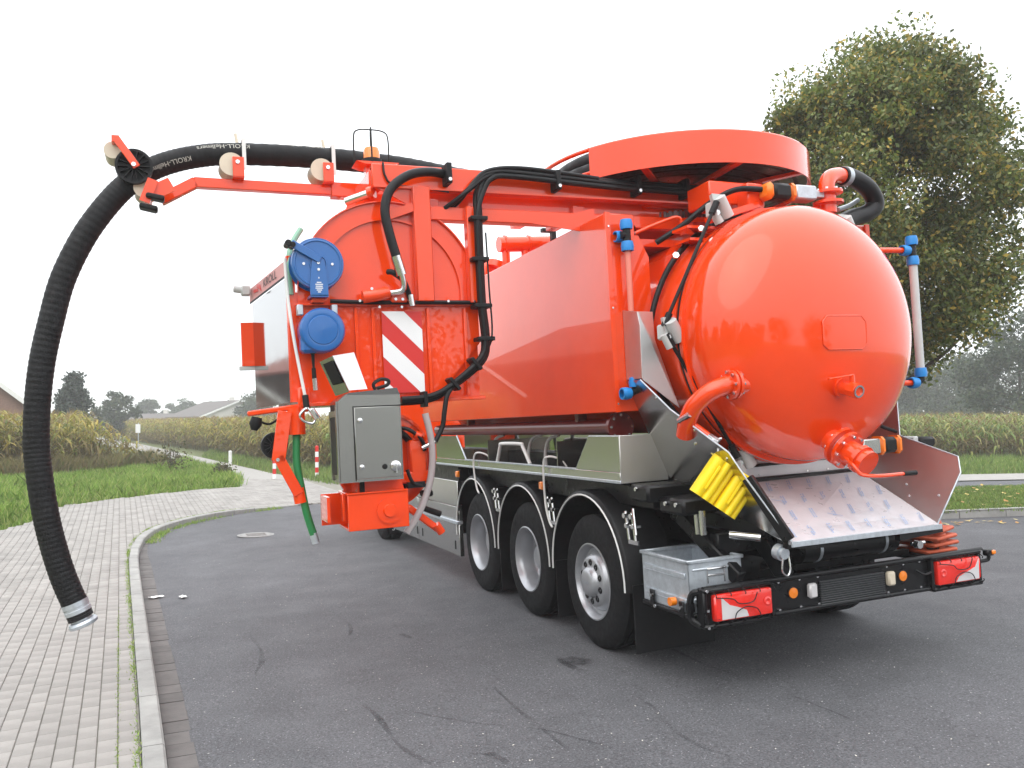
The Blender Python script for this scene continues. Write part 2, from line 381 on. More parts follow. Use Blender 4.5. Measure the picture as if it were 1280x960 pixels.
fp = tag(sheet('footpath', foot, lambda x, y: ph(x, y)-0.012, JOINT, step=1.0, near=30), kind='structure')
far_foot = [(0, 15.2), (3, 15.3), (9, 14.4), (15.7, 12.8), (25, 10.5), (60, 2.1), (60, 4.2), (25, 12.6), (17.5, 14.6), (9, 16.9), (3, 18.6), (0.4, 19.6)]
tag(sheet('pavement', far_foot, 0.02, PATHM, step=1.5, near=40), kind='structure')
tag(sheet('cycle_path', [(-0.05, 22), (-1.04, 26), (-2.9, 41), (-6.3, 68), (-16, 130), (-20, 130), (-9, 68), (-5.6, 51), (-3.45, 34.5), (-2.2, 23.2)], 0.012, PATHM, step=3, near=140), kind='structure')

# block paving, laid in running bond along the kerb
dv = Vector((-0.0528, 0.9986)); du = Vector((-dv.y, dv.x))
def pix(x, y, z):
    d = Vector((x, y, z))-EYE; k = d.dot(hd)
    return (640+FPX*d.dot(r2)/k, 480-FPX*d.dot(u2)/k, k) if k > 0.3 else (9999, 9999, k)
PW_, PL_ = 0.108, 0.208
def paver_geo(w_, l_, h_, b):
    V = []
    for zz, s_ in ((-h_, 0), (-b, 0), (0, b)):
        for sx, sy in ((-1, -1), (1, -1), (1, 1), (-1, 1)): V.append((sx*(w_/2-s_), sy*(l_/2-s_), zz))
    F = [(8, 9, 10, 11)]
    for k in range(4):
        F += [(k, (k+1) % 4, 4+(k+1) % 4, 4+k), (4+k, 4+(k+1) % 4, 8+(k+1) % 4, 8+k)]
    return V, F
pv, pf = paver_geo(PW_-0.005, PL_-0.0055, 0.03, 0.004)
spots = []
for i in range(-46, 60):
    for j in range(-10, 130):
        q = Vector((-4.36, 0.6))+du*(PW_*(i+0.5))+dv*(PL_*(j+(0.5 if i % 2 else 0)))
        if not inside((q.x, q.y), foot): continue
        z = gz(q.x, q.y)+ph(q.x, q.y); a = pix(q.x, q.y, z)
        if -40 < a[0] < 700 and a[1] < 1010: spots.append((a[2], q.x, q.y, z))
spots.sort()
pm = bpy.data.meshes.new('paver'); pm.from_pydata(pv, [], pf); pm.materials.append(PAVER)
ang = math.atan2(du.y, du.x)
def paver_mat(x, y, z):
    e = 0.3; return Matrix.Translation((x, y, z+random.uniform(-0.0015, 0.0015))) @ Matrix(((1, 0, 0, 0), (0, 1, 0, 0), ((gz(x+e, y)-gz(x-e, y))/(2*e)+random.uniform(-.006, .006), (gz(x, y+e)-gz(x, y-e))/(2*e)+random.uniform(-.006, .006), 1, 0), (0, 0, 0, 1))) @ Matrix.Rotation(ang+random.uniform(-.008, .008), 4, 'Z')
for d, x, y, z in spots[:300]:
    o = bpy.data.objects.new('paver', pm); COL.objects.link(o); o.parent = fp; o.matrix_local = paver_mat(x, y, z)
V, F = [], []
for d, x, y, z in spots[300:]:
    M = paver_mat(x, y, z); b = len(V); V += [tuple(M @ Vector(v)) for v in pv]; F += [[k+b for k in f] for f in pf]
tag(raw('paver_field', V, F, PAVER, fp), kind='stuff')

# kerb stones and gutter blocks
def arc_walk(pl, step):
    out = []; acc = 0; prev = Vector(pl[0]); out.append((prev.copy(), None)); i = 1; pts = [Vector(p) for p in pl]
    cur = pts[0]; need = step
    while i < len(pts):
        d = pts[i]-cur
        if d.length >= need: cur = cur+d.normalized()*need; out.append((cur.copy(), d.normalized())); need = step
        else: need -= d.length; cur = pts[i]; i += 1
    return [p for p, _ in out]
kerb = tag(empty('kerb', (-4.3, 2, 0)), kind='structure'); kerb.location = (0, 0, 0)
def kerbstone(a, b, wdt, parent, hf, name='kerb_stone', m=KERB, down=0.15, gap=0.006, side=1, n=2):
    mb = MB(); d = (b-a); L = d.length; t = d.normalized(); nrm = Vector((-t.y, t.x))*side; rows = []
    for k in range(n+1):
        p = a+t*(gap+(L-2*gap)*k/n); z0 = gz(p.x, p.y); h_ = hf(p.x, p.y); c = 0.014
        prof = [(0, -down), (0, h_-c), (c, h_), (wdt-0.004, h_), (wdt, h_-0.004), (wdt, -down)]
        rows.append([mb.bm.verts.new((p.x+nrm.x*s_, p.y+nrm.y*s_, z0+zz)) for s_, zz in prof])
    for A, B in zip(rows, rows[1:]):
        for i in range(len(A)-1): mb.bm.faces.new((A[i], A[i+1], B[i+1], B[i]))
    mb.bm.faces.new(rows[0]); mb.bm.faces.new(rows[-1][::-1])
    return mb.build(name, m, parent, ang=25)
ks = arc_walk([p for p in KP if p[1] > -1.5], 0.5)
k = 0
while k < len(ks)-1:
    straight = ks[k].y < 10
    e = min(k+(2 if straight else 1), len(ks)-1)
    kerbstone(ks[k], ks[e], 0.12, kerb, lambda x, y: ph(x, y)+0.003); k = e
gut = tag(empty('gutter_kerb'), kind='structure')
gs = arc_walk([p for p in KP if -1 < p[1] < 12.1], 0.215)
for a, b in zip(gs, gs[1:]):
    wd = 0.17*min(1, max(0.3, (12.6-a.y)/4.0)); j = random.uniform(-0.003, 0.003)
    kerbstone(a, b, wd, gut, lambda x, y: 0.008+j, 'gutter_block', GUTTER, 0.02, 0.005, -1, 1)
# dark joint under the gutter blocks
IS = [(4.9, 9), (5.0, 7.2), (5.6, 6.1), (6.78, 5.6), (8.1, 5.25), (14, 3.75), (40, -2.4), (40, 3.6), (14.7, 10.1), (13, 10.5), (9, 11.3), (6.4, 11.2)]
ISL = [(p.x, p.y) for p in catmull([(a, b, 0) for a, b in IS], 4, True)]
isl = tag(sheet('grass_island', ISL, 0.09, SOIL, step=1.0, near=45), kind='structure')
kr = tag(empty('island_kerb'), kind='structure')
for a, b in zip(*(lambda q: (q, q[1:]))(arc_walk([p.to_tuple()[:2] for p in catmull([(a, b, 0) for a, b in IS[:6]], 8)], 0.8))):
    kerbstone(a, b, -0.13, kr, lambda x, y: 0.12, side=-1)
# bitumen trails, oil patches
TR = [([(-3.15, 1.67), (-3.06, 1.42), (-3.01, 1.1), (-3.01, .59), (-2.96, .34), (-2.89, .13), (-2.8, -.2)], .045),
      ([(-3.04, 1.37), (-2.87, 1.17), (-2.71, .93), (-2.48, .63), (-2.21, .38), (-2.03, .04), (-1.87, -.24), (-1.6, -.40)], .028),
      ([(-2.16, 1.6), (-2.17, 1.17), (-2.19, .8), (-2.19, .39), (-2.19, .07), (-2.17, -.3)], .035),
      ([(-.64, 1.58), (-.67, .91), (-.61, .52)], .03), ([(-.61, .31), (-.59, -.04), (-.58, -.37), (-.57, -.59), (-.54, -.9)], .024),
      ([(-1.45, .73), (-1.44, .5), (-1.45, .33), (-1.54, -.01), (-1.54, -.32), (-1.48, -.51), (-1.41, -.7)], .032),
      ([(-1.48, 1.66), (-1.42, 1.5), (-1.32, 1.37)], .16), ([(-2.63, .24), (-2.57, .1), (-2.54, -.06)], .05), ([(-2.38, 3.1), (-2.33, 2.93), (-2.30, 2.77)], .05),
      ([(-.89, -.58), (-.84, -.61), (-.79, -.64)], .04), ([(-1.5, 2.14), (-1.45, 1.93), (-1.51, 1.49), (-1.47, 1.13)], .05),
      ([(-3.66, 4.29), (-3.53, 3.37), (-3.55, 2.81), (-3.63, 2.45), (-3.61, 1.99)], .05), ([(-2.76, 4.53), (-2.69, 3.66), (-2.79, 3.16)], .04)]
def ribbon(pts, wd, z):
    P = [p for p in catmull([(a, b, 0) for a, b in pts], 8)]; V, F, C_ = [], [], []
    for i, p in enumerate(P):
        t = (P[min(i+1, len(P)-1)]-P[max(i-1, 0)]).normalized(); nn = Vector((-t.y, t.x, 0)); f = i/(len(P)-1)
        env = min(1, 4*f, 4*(1-f))*(0.7+0.5*noise.noise(p*3.1)); ww = wd*(0.7+0.6*noise.noise(p*2.3))
        for s_, c in ((-1, 0), (-.4, env), (.4, env), (1, 0)):
            q = p+nn*ww*s_; V.append((q.x, q.y, gz(q.x, q.y)+z)); C_.append((c, c, c))
        if i:
            b = 4*i
            for k in range(3): F.append((b-4+k, b-3+k, b+1+k, b+k))
    return V, F, C_
for i, (pts, wd) in enumerate(TR):
    V, F, C_ = ribbon(pts, wd, 0.004+0.0006*(i % 5)); raw('bitumen_trail', V, F, TAR, road, col=C_)
# drain cover and litter
mx_, my_ = -2.88, 10.96
c = empty('manhole_cover', (mx_, my_, gz(mx_, my_)))
MB().lathe([(0.0, 0.31), (0.008, 0.31), (0.010, 0.30), (0.010, 0.255)], (0, 0, 0), (0, 0, 1)).build('ring', IRON, c)
mb = MB().lathe([(0.001, 0.25), (0.011, 0.25), (0.011, 0.0001)], (0, 0, 0), (0, 0, 1))
for k in range(-3, 4): mb.box(-0.16, 0.16, k*0.055-0.01, k*0.055+0.01, 0.010, 0.015)
mb.build('lid', IRON, c); tag(c, 'round iron manhole cover in the asphalt below the green hose end', 'manhole cover')
for (x, y, sx, rr, lab) in ((-4.38, 6.15, 0.075, 0.4, 'crumpled white paper scrap lying on the gutter blocks'), (-4.10, 5.98, 0.06, 1.9, 'flat white paper scrap lying on the asphalt beside the gutter')):
    V, F = [], []; n = 6
    for i in range(n):
        for j in range(n):
            u_, v_ = i/(n-1)-.5, j/(n-1)-.5; z = 0.014+0.03*abs(noise.noise(Vector((i*.7+rr*5, j*.7, rr))))
            V.append((x+sx*2*(u_*math.cos(rr)-v_*.6*math.sin(rr)), y+sx*2*(u_*math.sin(rr)+v_*.6*math.cos(rr)), gz(x, y)+z))
            if i and j: b = i*n+j; F.append((b-n-1, b-1, b, b-n))
    tag(raw('paper_scrap', V, F, PAPER), lab, 'litter')
# small pale grit and stray leaves on the asphalt
def scatter_flakes(name, poly, n, smin, smax, cols, m, zo, asp=0.6, seed=1):
    rg = np.random.default_rng(seed); xs = [p[0] for p in poly]; ys = [p[1] for p in poly]; V, F, C_ = [], [], []
    while len(F) < n:
        x, y = rg.uniform(min(xs), max(xs)), rg.uniform(min(ys), max(ys))
        if not inside((x, y), poly): continue
        s = rg.uniform(smin, smax); a = rg.uniform(0, 6.28); z = gz(x, y)+zo; b = len(V); cc = cols[rg.integers(len(cols))]
        for u_, v_, q in ((-1, 0, 0), (0, -asp, .15), (1, 0, rg.uniform(0, .6)), (0, asp, .15)):
            V.append((x+s*(u_*math.cos(a)-v_*math.sin(a)), y+s*(u_*math.sin(a)+v_*math.cos(a)), z+s*q)); C_.append(cc)
        F.append((b, b+1, b+2, b+3))
    return raw(name, V, F, m, col=C_)
tag(scatter_flakes('grit', [(-4, -0.6), (1, -1.8), (3.5, -1.2), (3, 0), (-1.5, 2), (-1.6, 9), (-4.2, 9)], 700, 0.003, 0.009, [(.5, .49, .46), (.6, .58, .52), (.35, .33, .3)], FALLEN, 0.004, seed=3),
    'pale grit scattered over the grey asphalt', 'grit', kind='stuff')
YL = [(.50, .33, .06), (.55, .42, .12), (.40, .20, .05), (.60, .50, .22), (.45, .30, .10)]
tag(scatter_flakes('fallen_leaves', ISL[:36], 700, 0.035, 0.075, YL, FALLEN, 0.14, seed=4), 'yellow fallen leaves on the grass island', 'leaves', kind='stuff')
tag(scatter_flakes('gutter_leaves', [(5, 6.2), (6.6, 5.2), (8, 4.85), (14, 3.3), (14, 2.4), (8, 4.2), (6.6, 4.7), (4.6, 5.8)], 220, 0.03, 0.06, YL, FALLEN, 0.012, seed=5), 'yellow fallen leaves along the island kerb', 'leaves', kind='stuff')
# ------------------------------------------------------------------ the suction lorry (x to its right, y forward, z up; bumper near y = 0.25)
TM = Matrix(((0.9992130, 0.0020404, -0.0396133, 0.0780639), (-0.0014106, 0.9998723, 0.0159210, -0.0357107), (0.0396408, -0.0158525, 0.9990882, 0.1013817), (0, 0, 0, 1)))
truck = empty('suction_truck'); truck.matrix_world = TM
tag(truck, 'orange-red suction and jetting truck with round tank and swung-out hose boom on the asphalt', 'truck')
HY = (1.774, 3.088, 4.426); WZ = 0.52

# ---- chassis
mb = MB()
for s in (-1, 1): mb.box(s*0.42-0.04, s*0.42+0.04, 0.45, 10.2, 0.78, 1.05, 0.006)
for y in (0.8, 1.25, 2.4, 3.75, 5.2, 6.5, 8): mb.box(-0.38, 0.38, y-0.05, y+0.05, 0.82, 1.0)
for y in HY+(9.25,): mb.cyl((-0.95, y, WZ), (0.95, y, WZ), 0.09, seg=14).cyl((-0.25, y, WZ), (0.25, y, WZ), 0.2, seg=18)
mb.box(-1.1, 1.1, 0.95, 6.1, 1.14, 1.30, 0.01)
chassis = mb.build('chassis_frame', BLACK, truck)
mb = MB().box(-1.0, 1.0, 1.16, 6.0, 1.30, 1.50)
mb.build('tank_cradle', BLACK, truck)
mb = MB().box(-1.2, -0.75, 0.86, 1.12, 1.20, 1.32, 0.02).box(-1.12, -0.84, 0.55, 0.86, 1.13, 1.24, 0.02).bar((-0.95, 0.85, 1.1), (-0.85, 0.35, 0.72), 0.08, 0.1, 0.01)
mb.bar((-0.95, 0.95, 1.12), (-0.62, 0.30, 1.02), 0.10, 0.12, 0.02).bar((-0.6, 0.6, 1.1), (-0.52, 0.3, 0.7), 0.07, 0.12, 0.01)
mb.bar((0.9, 0.95, 1.1), (0.85, 0.35, 0.72), 0.08, 0.1, 0.01).box(-0.9, 0.9, 0.5, 0.6, 0.86, 1.0, 0.01)
ub = mb.build('rear_subframe', BLACK, truck)
MB().bolts([(-1.205, 1.0, 1.29), (-1.125, 0.62, 1.2), (-1.125, 0.75, 1.2)], (-1, 0, 0), 0.016, 0.014).build('bolt', CHROME, ub)
mb = MB().tube([(-0.86, 0.42, 1.0), (-0.72, 0.28, 0.98)], 0.028, 10, smooth=False); mb.build('buffer', CHROME, ub)
mb = MB().cyl((-0.714, 0.135, 0.912), (-0.71, 0.09, 0.905), 0.050, seg=20).cyl((-0.712, 0.10, 0.907), (-0.71, 0.065, 0.903), 0.036, seg=20); mb.build('coupling_cap', GALV, ub)
mb = MB().tube([(-0.725, 0.07, 0.875), (-0.735, 0.07, 0.80), (-0.70, 0.07, 0.765), (-0.675, 0.07, 0.80), (-0.675, 0.08, 0.89)], 0.006, 6); mb.build('cap_chain', CHROME, ub)

# ---- wheels
def tyre_mb(sgn, y, x, wd=0.30):
    RO = WZ; prof = [(0, 0.292), (-0.006, 0.315), (0.0, 0.36), (-0.012, 0.42), (0.0, 0.465), (0.014, 0.495), (0.030, RO-0.006), (0.034, RO), (0.085, RO), (0.088, RO-0.014), (0.098, RO-0.014), (0.101, RO),
            (0.146, RO), (0.148, RO-0.014), (0.156, RO-0.014), (0.158, RO), (wd-0.034, RO), (wd-0.03, RO-0.006), (wd-0.014, 0.495), (wd, 0.45), (wd, 0.32), (wd, 0.292)]
    return MB().lathe(prof, (x, y, WZ), (-sgn, 0, 0), 64)
def wheel(y, sgn, convex, x=1.2, dual=False):
    e = bpy.data.objects.new('wheel', None); COL.objects.link(e); e.parent = truck
    X = sgn*x
    tyre_mb(sgn, y, X).build('tyre', RUBBER, e, ang=30)
    if dual: tyre_mb(sgn, y, X-sgn*0.34).build('tyre', RUBBER, e, ang=30)
    ax = (-sgn, 0, 0)
    if convex:
        prof = [(0.004, 0.296), (-0.008, 0.300), (-0.010, 0.290), (0.004, 0.282), (0.02, 0.275), (0.055, 0.262), (0.060, 0.235), (0.035, 0.225), (0.010, 0.205), (-0.005, 0.195), (-0.012, 0.170), (-0.014, 0.125), (-0.030, 0.118), (-0.050, 0.105), (-0.062, 0.085), (-0.066, 0.05), (-0.067, 0.0)]
        rim = MB().lathe(prof, (X, y, WZ), ax, 64).build('rim', ALU, e, ang=50)
        mb = MB()
        for k in range(10):
            a = 2*math.pi*k/10+0.31; mb.lathe([(-0.008, 0.0001), (-0.022, 0.018), (-0.016, 0.026), (-0.004, 0.028)], (X, y+0.150*math.cos(a), WZ+0.150*math.sin(a)), ax, 12)
        mb.build('wheel_nut', BLACK, e)
        lettering('hub_lettering', 'SCANIA', 0.030, (X+sgn*0.069, y+0.052, WZ-0.008), (0, sgn, 0), (0, 0, 1), GALV, e)
    else:
        prof = [(0.004, 0.296), (-0.008, 0.302), (-0.012, 0.292), (0.002, 0.282), (0.025, 0.268), (0.06, 0.258), (0.15, 0.256), (0.178, 0.250), (0.192, 0.225), (0.198, 0.19), (0.192, 0.14), (0.175, 0.13), (0.120, 0.115), (0.100, 0.10), (0.094, 0.06), (0.094, 0.0)]
        MB().lathe(prof, (X, y, WZ), ax, 64).build('rim', ALU, e, ang=50)
        mb = MB()
        for k in range(10):
            a = 2*math.pi*k/10+0.2; p = Vector((X-sgn*0.185, y+0.168*math.cos(a), WZ+0.168*math.sin(a))); mb.cyl(p, p+Vector((sgn*0.04, 0, 0)), 0.017, seg=8)
        mb.build('wheel_nut', GALV, e)
    return e
for s in (-1, 1):
    wheel(HY[0], s, True, 1.2); wheel(HY[1], s, False, 1.2, True); wheel(HY[2], s, False, 1.2, True); wheel(9.25, s, True, 1.2)

# ---- mudguards
def mudguard(y, s, a0, a1):
    n = 26; RR = 0.665; cz = WZ+0.045; mb = MB(); rows = []; lip = []
    for k in range(n+1):
        a = a0+(a1-a0)*k/n; c, sn = math.cos(a), math.sin(a); sq = 1.0
        pr = [(1.25, RR-0.035), (1.257, RR-0.02), (1.25, RR), (1.23, RR+0.012), (0.86, RR+0.012), (0.86, RR-0.004), (1.235, RR-0.006), (1.242, RR-0.035)]
        rows.append([mb.bm.verts.new((s*x, y+r_*c*0.97, cz+r_*sn)) for x, r_ in pr]); lip.append((s*1.259, y+(RR-0.024)*c*0.97, cz+(RR-0.024)*sn))
    for A, B in zip(rows, rows[1:]):
        for i in range(8): mb.bm.faces.new((A[i], A[(i+1) % 8], B[(i+1) % 8], B[i]))
    mb.bm.faces.new(rows[0]); mb.bm.faces.new(rows[-1][::-1])
    g = mb.build('mudguard', PLAST, truck, ang=45)
    MB().tube(lip, 0.0075, 6, smooth=False).build('edge_strip', WHITE, g)
    return g
for s in (-1, 1):
    for y in HY: mudguard(y, s, R(-2), R(182))
    mudguard(9.25, s, R(10), R(185))
# brackets between the mudguards
for y, z in ((3.74, 1.06), (2.42, 1.06), (1.05, 1.05)):
    mb = MB().box(-1.235, -1.20, y-0.07, y+0.07, z-0.03, z-0.015)
    for q in (-0.045, 0.045):
        mb.tube([(-1.24, y+q+0.02, z+0.08), (-1.24, y+q-0.015, z-0.12)], 0.012, 8, smooth=False); mb.cyl((-1.23, y+q+0.01, z+0.05), (-1.265, y+q+0.01, z+0.05), 0.02, seg=8).cyl((-1.23, y+q-0.005, z-0.02), (-1.262, y+q-0.005, z-0.02), 0.018, seg=8)
    mb.box(-1.238, -1.225, y-0.08, y+0.05, z-0.15, z-0.12)
    mb.build('mudguard_bracket', CHROME, truck)
mb = MB().tube([(-1.26, 0.97, 1.16), (-1.27, 0.93, 0.98)], 0.011, 8, smooth=False); mb.build('cranked_lever', CHROME, truck)
mb = MB().box(-1.0, -0.985, 0.50, 0.60, 1.0, 1.16)
for q in (0.52, 0.58): mb.tube([(-1.01, q, 1.16), (-1.01, q-0.01, 1.0)], 0.012, 8, smooth=False)
mb.build('hose_bracket', CHROME, truck)
for s in (-1, 1):
    for y in HY[(1 if s > 0 else 0):]: MB().box(s*0.9-0.33, s*0.9+0.33, y-0.69, y-0.678, 0.12, 0.60).build('mudflap', PLAST, truck)
mf = MB().box(-1.22, -0.62, 8.52, 8.535, 0.17, 0.62).build('mudflap', PLAST, truck)
lettering('mudflap_lettering', 'SCANIA', 0.11, (-1.19, 8.516, 0.22), (1, 0, 0), (0, 0, 1), WREFL, mf)

# ---- stainless side skirt and storage trough
sk_ = bpy.data.objects.new('side_skirt', None); COL.objects.link(sk_); sk_.parent = truck
for y0, y1 in ((4.985, 6.72), (6.73, 8.5)):
    MB().box(-1.25, -1.20, y0, y1, 0.86, 1.15, 0.004).build('upper_panel', SHEET, sk_)
    MB().box(-1.245, -1.20, y0, y1, 0.70, 0.853, 0.004).build('middle_panel', SHEET, sk_)
    MB().box(-1.25, -1.20, y0, y1, 0.295, 0.655, 0.004).build('lower_panel', SHEET, sk_)
MB().box(-1.275, -1.20, 4.985, 8.5, 0.658, 0.697, 0.006).build('step_rail', GALV, sk_)
mb = MB()
for y in (5.15, 6.55, 6.80, 8.2): mb.box(-1.253, -1.245, y-0.02, y+0.02, 0.36, 0.46)
mb.pieces('slot', INK, sk_)
MB().box(-1.225, -1.05, 4.99, 8.5, 1.15, 1.335).build('skirt_backing', BLACK, sk_)
for yy in (4.93, 2.55):
    lmp = MB().box(-1.275, -1.235, yy-0.035, yy+0.035, 1.20, 1.27, 0.008).build('side_marker', AMBER, truck); MB().box(-1.245, -1.22, yy-0.045, yy+0.045, 1.19, 1.28).build('marker_base', PLAST, lmp)
tr = bpy.data.objects.new('storage_trough', None); COL.objects.link(tr); tr.parent = truck
face = [(5.75, 1.405), (5.75, 1.665), (4.94, 1.665), (4.64, 1.405)]
def side_plate(poly, x, th): return MB().prism([(x, a, b) for a, b in poly], (th, 0, 0))
side_plate(face, -1.25, 0.02).build('front_plate', SHEET, tr)
side_plate([(1.87, 1.405), (1.62, 1.663), (1.14, 1.663), (1.14, 1.405)], -1.25, 0.02).build('rear_plate', SHEET, tr)
MB().box(-1.256, -1.22, 1.135, 5.75, 1.33, 1.402, 0.003).build('lip', SHEET, tr)
MB().box(-1.262, -1.215, 1.13, 5.75, 1.322, 1.345, 0.004).box(-1.262, -1.23, 1.87, 4.64, 1.398, 1.412, 0.003).build('lip_edge', GALV, tr)
MB().box(-1.22, -0.87, 1.14, 5.75, 1.335, 1.355).build('tray_floor', STEEL, tr)
MB().box(-0.88, -0.86, 1.14, 5.75, 1.355, 1.67).build('back_wall', MIRROR, tr)
MB().box(-1.252, -0.86, 1.125, 1.14, 1.325, 1.67, 0.003).build('end_plate', SATIN, tr)
mb = MB().tube([(-1.24, 4.94, 1.667), (-1.24, 4.64, 1.408)], 0.010, 8, smooth=False).tube([(-1.24, 1.87, 1.408), (-1.24, 1.62, 1.665), (-1.24, 1.13, 1.665)], 0.008, 8, smooth=False); mb.pieces('edge_trim', GALV, tr)
MB().box(-1.23, -0.87, 3.95, 3.965, 1.36, 1.62).build('partition', STEEL, tr)
MB().box(-1.23, -0.87, 2.25, 2.265, 1.36, 1.62).build('partition', STEEL, tr)
mb = MB().tube([(-1.235, 3.68, 1.41), (-1.235, 3.58, 1.56), (-1.235, 3.53, 1.59), (-1.235, 3.05, 1.592), (-1.235, 3.0, 1.57), (-1.235, 2.84, 1.41)], 0.017, 10, n=4); mb.build('grab_handle', WHITE, tr)
for y, zl in ((4.2, 1.12), (2.37, 0.95)):
    mb = MB().tube([(-1.15, y-0.12, 1.40), (-1.2, y-0.10, 1.47), (-1.27, y, 1.49), (-1.285, y+0.06, 1.42), (-1.285, y+0.06, zl+0.15), (-1.285, y, zl), (-1.285, y-0.06, zl-0.05)], 0.009, 8); mb.build('wire_hook', WHITE, tr)
for yy in (2.9, 3.3, 4.3): 
    MB().tube([(-1.05, yy, 1.36), (-1.03, yy+0.05, 1.5), (-1.0, yy+0.02, 1.62), (-0.95, yy-0.1, 1.66)], 0.016, 8).build('stored_hose', GREY, tr)

# ---- side cladding, pipe, tank
for s in (-1, 1):
    pn = MB().box(min(s*1.25, s*1.0), max(s*1.25, s*1.0), 1.17, 6.25, 1.84, 3.30, 0.006).build('side_panel', RED, truck)
    MB().box(min(s*1.253, s*1.21), max(s*1.253, s*1.21), 1.148, 1.169, 1.838, 3.305, 0.002).build('edge_flange', RED, pn)
    MB().prism([(s*1.208, 1.155, 1.845), (s*1.208, 1.155, 3.14), (s*0.98, 1.155, 3.14), (s*0.90, 1.155, 2.98), (s*0.90, 1.155, 1.845)], (0, 0.35, 0)).build('panel_end', RED, pn)
    for z in (1.9, 2.6, 3.2): MB().bolts([(s*1.23, 1.148, z)], (0, -1, 0), 0.008, 0.004).build('bolt', CHROME, pn)
    mb = MB().cyl((s*1.1, 1.42, 1.73), (s*1.1, 6.1, 1.73), 0.062, seg=20).cyl((s*1.1, 1.36, 1.73), (s*1.1, 1.40, 1.73), 0.11, seg=24); p = mb.build('drain_pipe', DRED, truck)
    MB().bolts([(s*1.1+0.088*math.cos(k*math.pi/4), 1.36, 1.73+0.088*math.sin(k*math.pi/4)) for k in range(8)], (0, -1, 0), 0.011, 0.01).build('bolt', CHROME, p)
    MB().box(s*1.1-0.04, s*1.1+0.04, 2.0, 2.06, 1.73, 1.86).box(s*1.1-0.04, s*1.1+0.04, 4.8, 4.86, 1.73, 1.86).pieces('pipe_hanger', DRED, truck)
TZ, TR_ = 2.34, 0.92
prof = []
for k in range(31):
    a = k/30*math.pi/2; prof.append((0.60-0.42*math.cos(a)**0.92 if k < 30 else 0.60, TR_*math.sin(a)**0.94 if k else 0.0001))
tank = MB().lathe([(y, r_) for y, r_ in prof]+[(0.70, TR_), (1.3, TR_), (6.3, TR_)], (0, 0, TZ), (0, 1, 0), 128).build('tank', RED, truck, ang=60)
mb = MB()
for y0, y1, rr in ((0.71, 0.75, 0.945), (0.79, 0.83, 0.945)): mb.lathe([(y0, TR_), (y0, rr), (y1, rr), (y1, TR_)], (0, 0, TZ), (0, 1, 0), 128)
mb.build('clamp_ring', RED, tank)
MB().lathe([(0.755, TR_+0.003), (0.755, 0.938), (0.785, 0.938), (0.785, TR_+0.003)], (0, 0, TZ), (0, 1, 0), 96).build('tank_seal', INK, tank)
# weld-on plate on the dished end
def dome_y(x, z):
    r_ = math.hypot(x, z-TZ)/TR_; lo, hi = 0, math.pi/2
    for _ in range(40):
        m_ = (lo+hi)/2
        if math.sin(m_)**0.94 < r_: lo = m_
        else: hi = m_
    return 0.60-0.42*max(math.cos(lo), 0)**0.92
def dome_patch(poly, th, n=9):
    mb = MB(); x0, x1 = min(p[0] for p in poly), max(p[0] for p in poly); z0, z1 = min(p[1] for p in poly), max(p[1] for p in poly)
    bm = mb.bm; bm.faces.new([bm.verts.new((x, 0, z)) for x, z in poly])
    for i in range(1, n):
        bmesh.ops.bisect_plane(bm, geom=bm.verts[:]+bm.edges[:]+bm.faces[:], plane_co=(x0+(x1-x0)*i/n, 0, 0), plane_no=(1, 0, 0))
        bmesh.ops.bisect_plane(bm, geom=bm.verts[:]+bm.edges[:]+bm.faces[:], plane_co=(0, 0, z0+(z1-z0)*i/n), plane_no=(0, 0, 1))
    for v in bm.verts: v.co.y = dome_y(v.co.x, v.co.z)+0.004
    r = bmesh.ops.extrude_face_region(bm, geom=bm.faces[:])
    for v in r['geom']:
        if isinstance(v, bmesh.types.BMVert): v.co.y -= th
    return mb
dome_patch([(-0.19, 2.22), (-0.15, 2.185), (0.14, 2.185), (0.18, 2.22), (0.18, 2.37), (0.14, 2.41), (-0.15, 2.41), (-0.19, 2.37)], 0.012).build('inspection_plate', RED, tank, ang=30)
OCT = [(-0.19, 2.22), (-0.15, 2.185), (0.14, 2.185), (0.18, 2.22), (0.18, 2.37), (0.14, 2.41), (-0.15, 2.41), (-0.19, 2.37)]
wbp = []
for (xa, za), (xb, zb_) in zip(OCT, OCT[1:]+OCT[:1]):
    for t in range(6): xx, zz = xa+(xb-xa)*t/6, za+(zb_-za)*t/6; wbp.append((xx, dome_y(xx, zz)-0.006, zz))
MB().tube(wbp, 0.005, 6, smooth=False, closed=True).build('weld_bead', RED, tank)
# ball valve on the dome
vx, vz = -0.05, 1.93; vy = dome_y(vx, vz)
mb = MB().cyl((vx, vy+0.03, vz), (vx, vy-0.10, vz-0.02), 0.045, seg=20).cyl((vx, vy-0.02, vz-0.005), (vx, vy-0.035, vz-0.008), 0.066, seg=20).cyl((vx, vy-0.10, vz-0.02), (vx, vy-0.17, vz-0.035), 0.052, seg=8)
mb.cyl((vx+0.02, vy-0.10, vz), (vx+0.02, vy-0.10, vz+0.075), 0.018, seg=10)
bv = mb.build('ball_valve', RED, tank); MB().lathe([(0, 0.040), (0.006, 0.042), (0.006, 0.030), (-0.04, 0.028)], (vx, vy-0.172, vz-0.036), (0, -0.97, -0.22), 24).build('valve_mouth', CHROME, bv)
MB().bar((vx+0.03, vy-0.10, vz+0.075), (vx-0.16, vy-0.08, vz+0.055), 0.03, 0.012, 0.003).build('valve_lever', RED, bv)

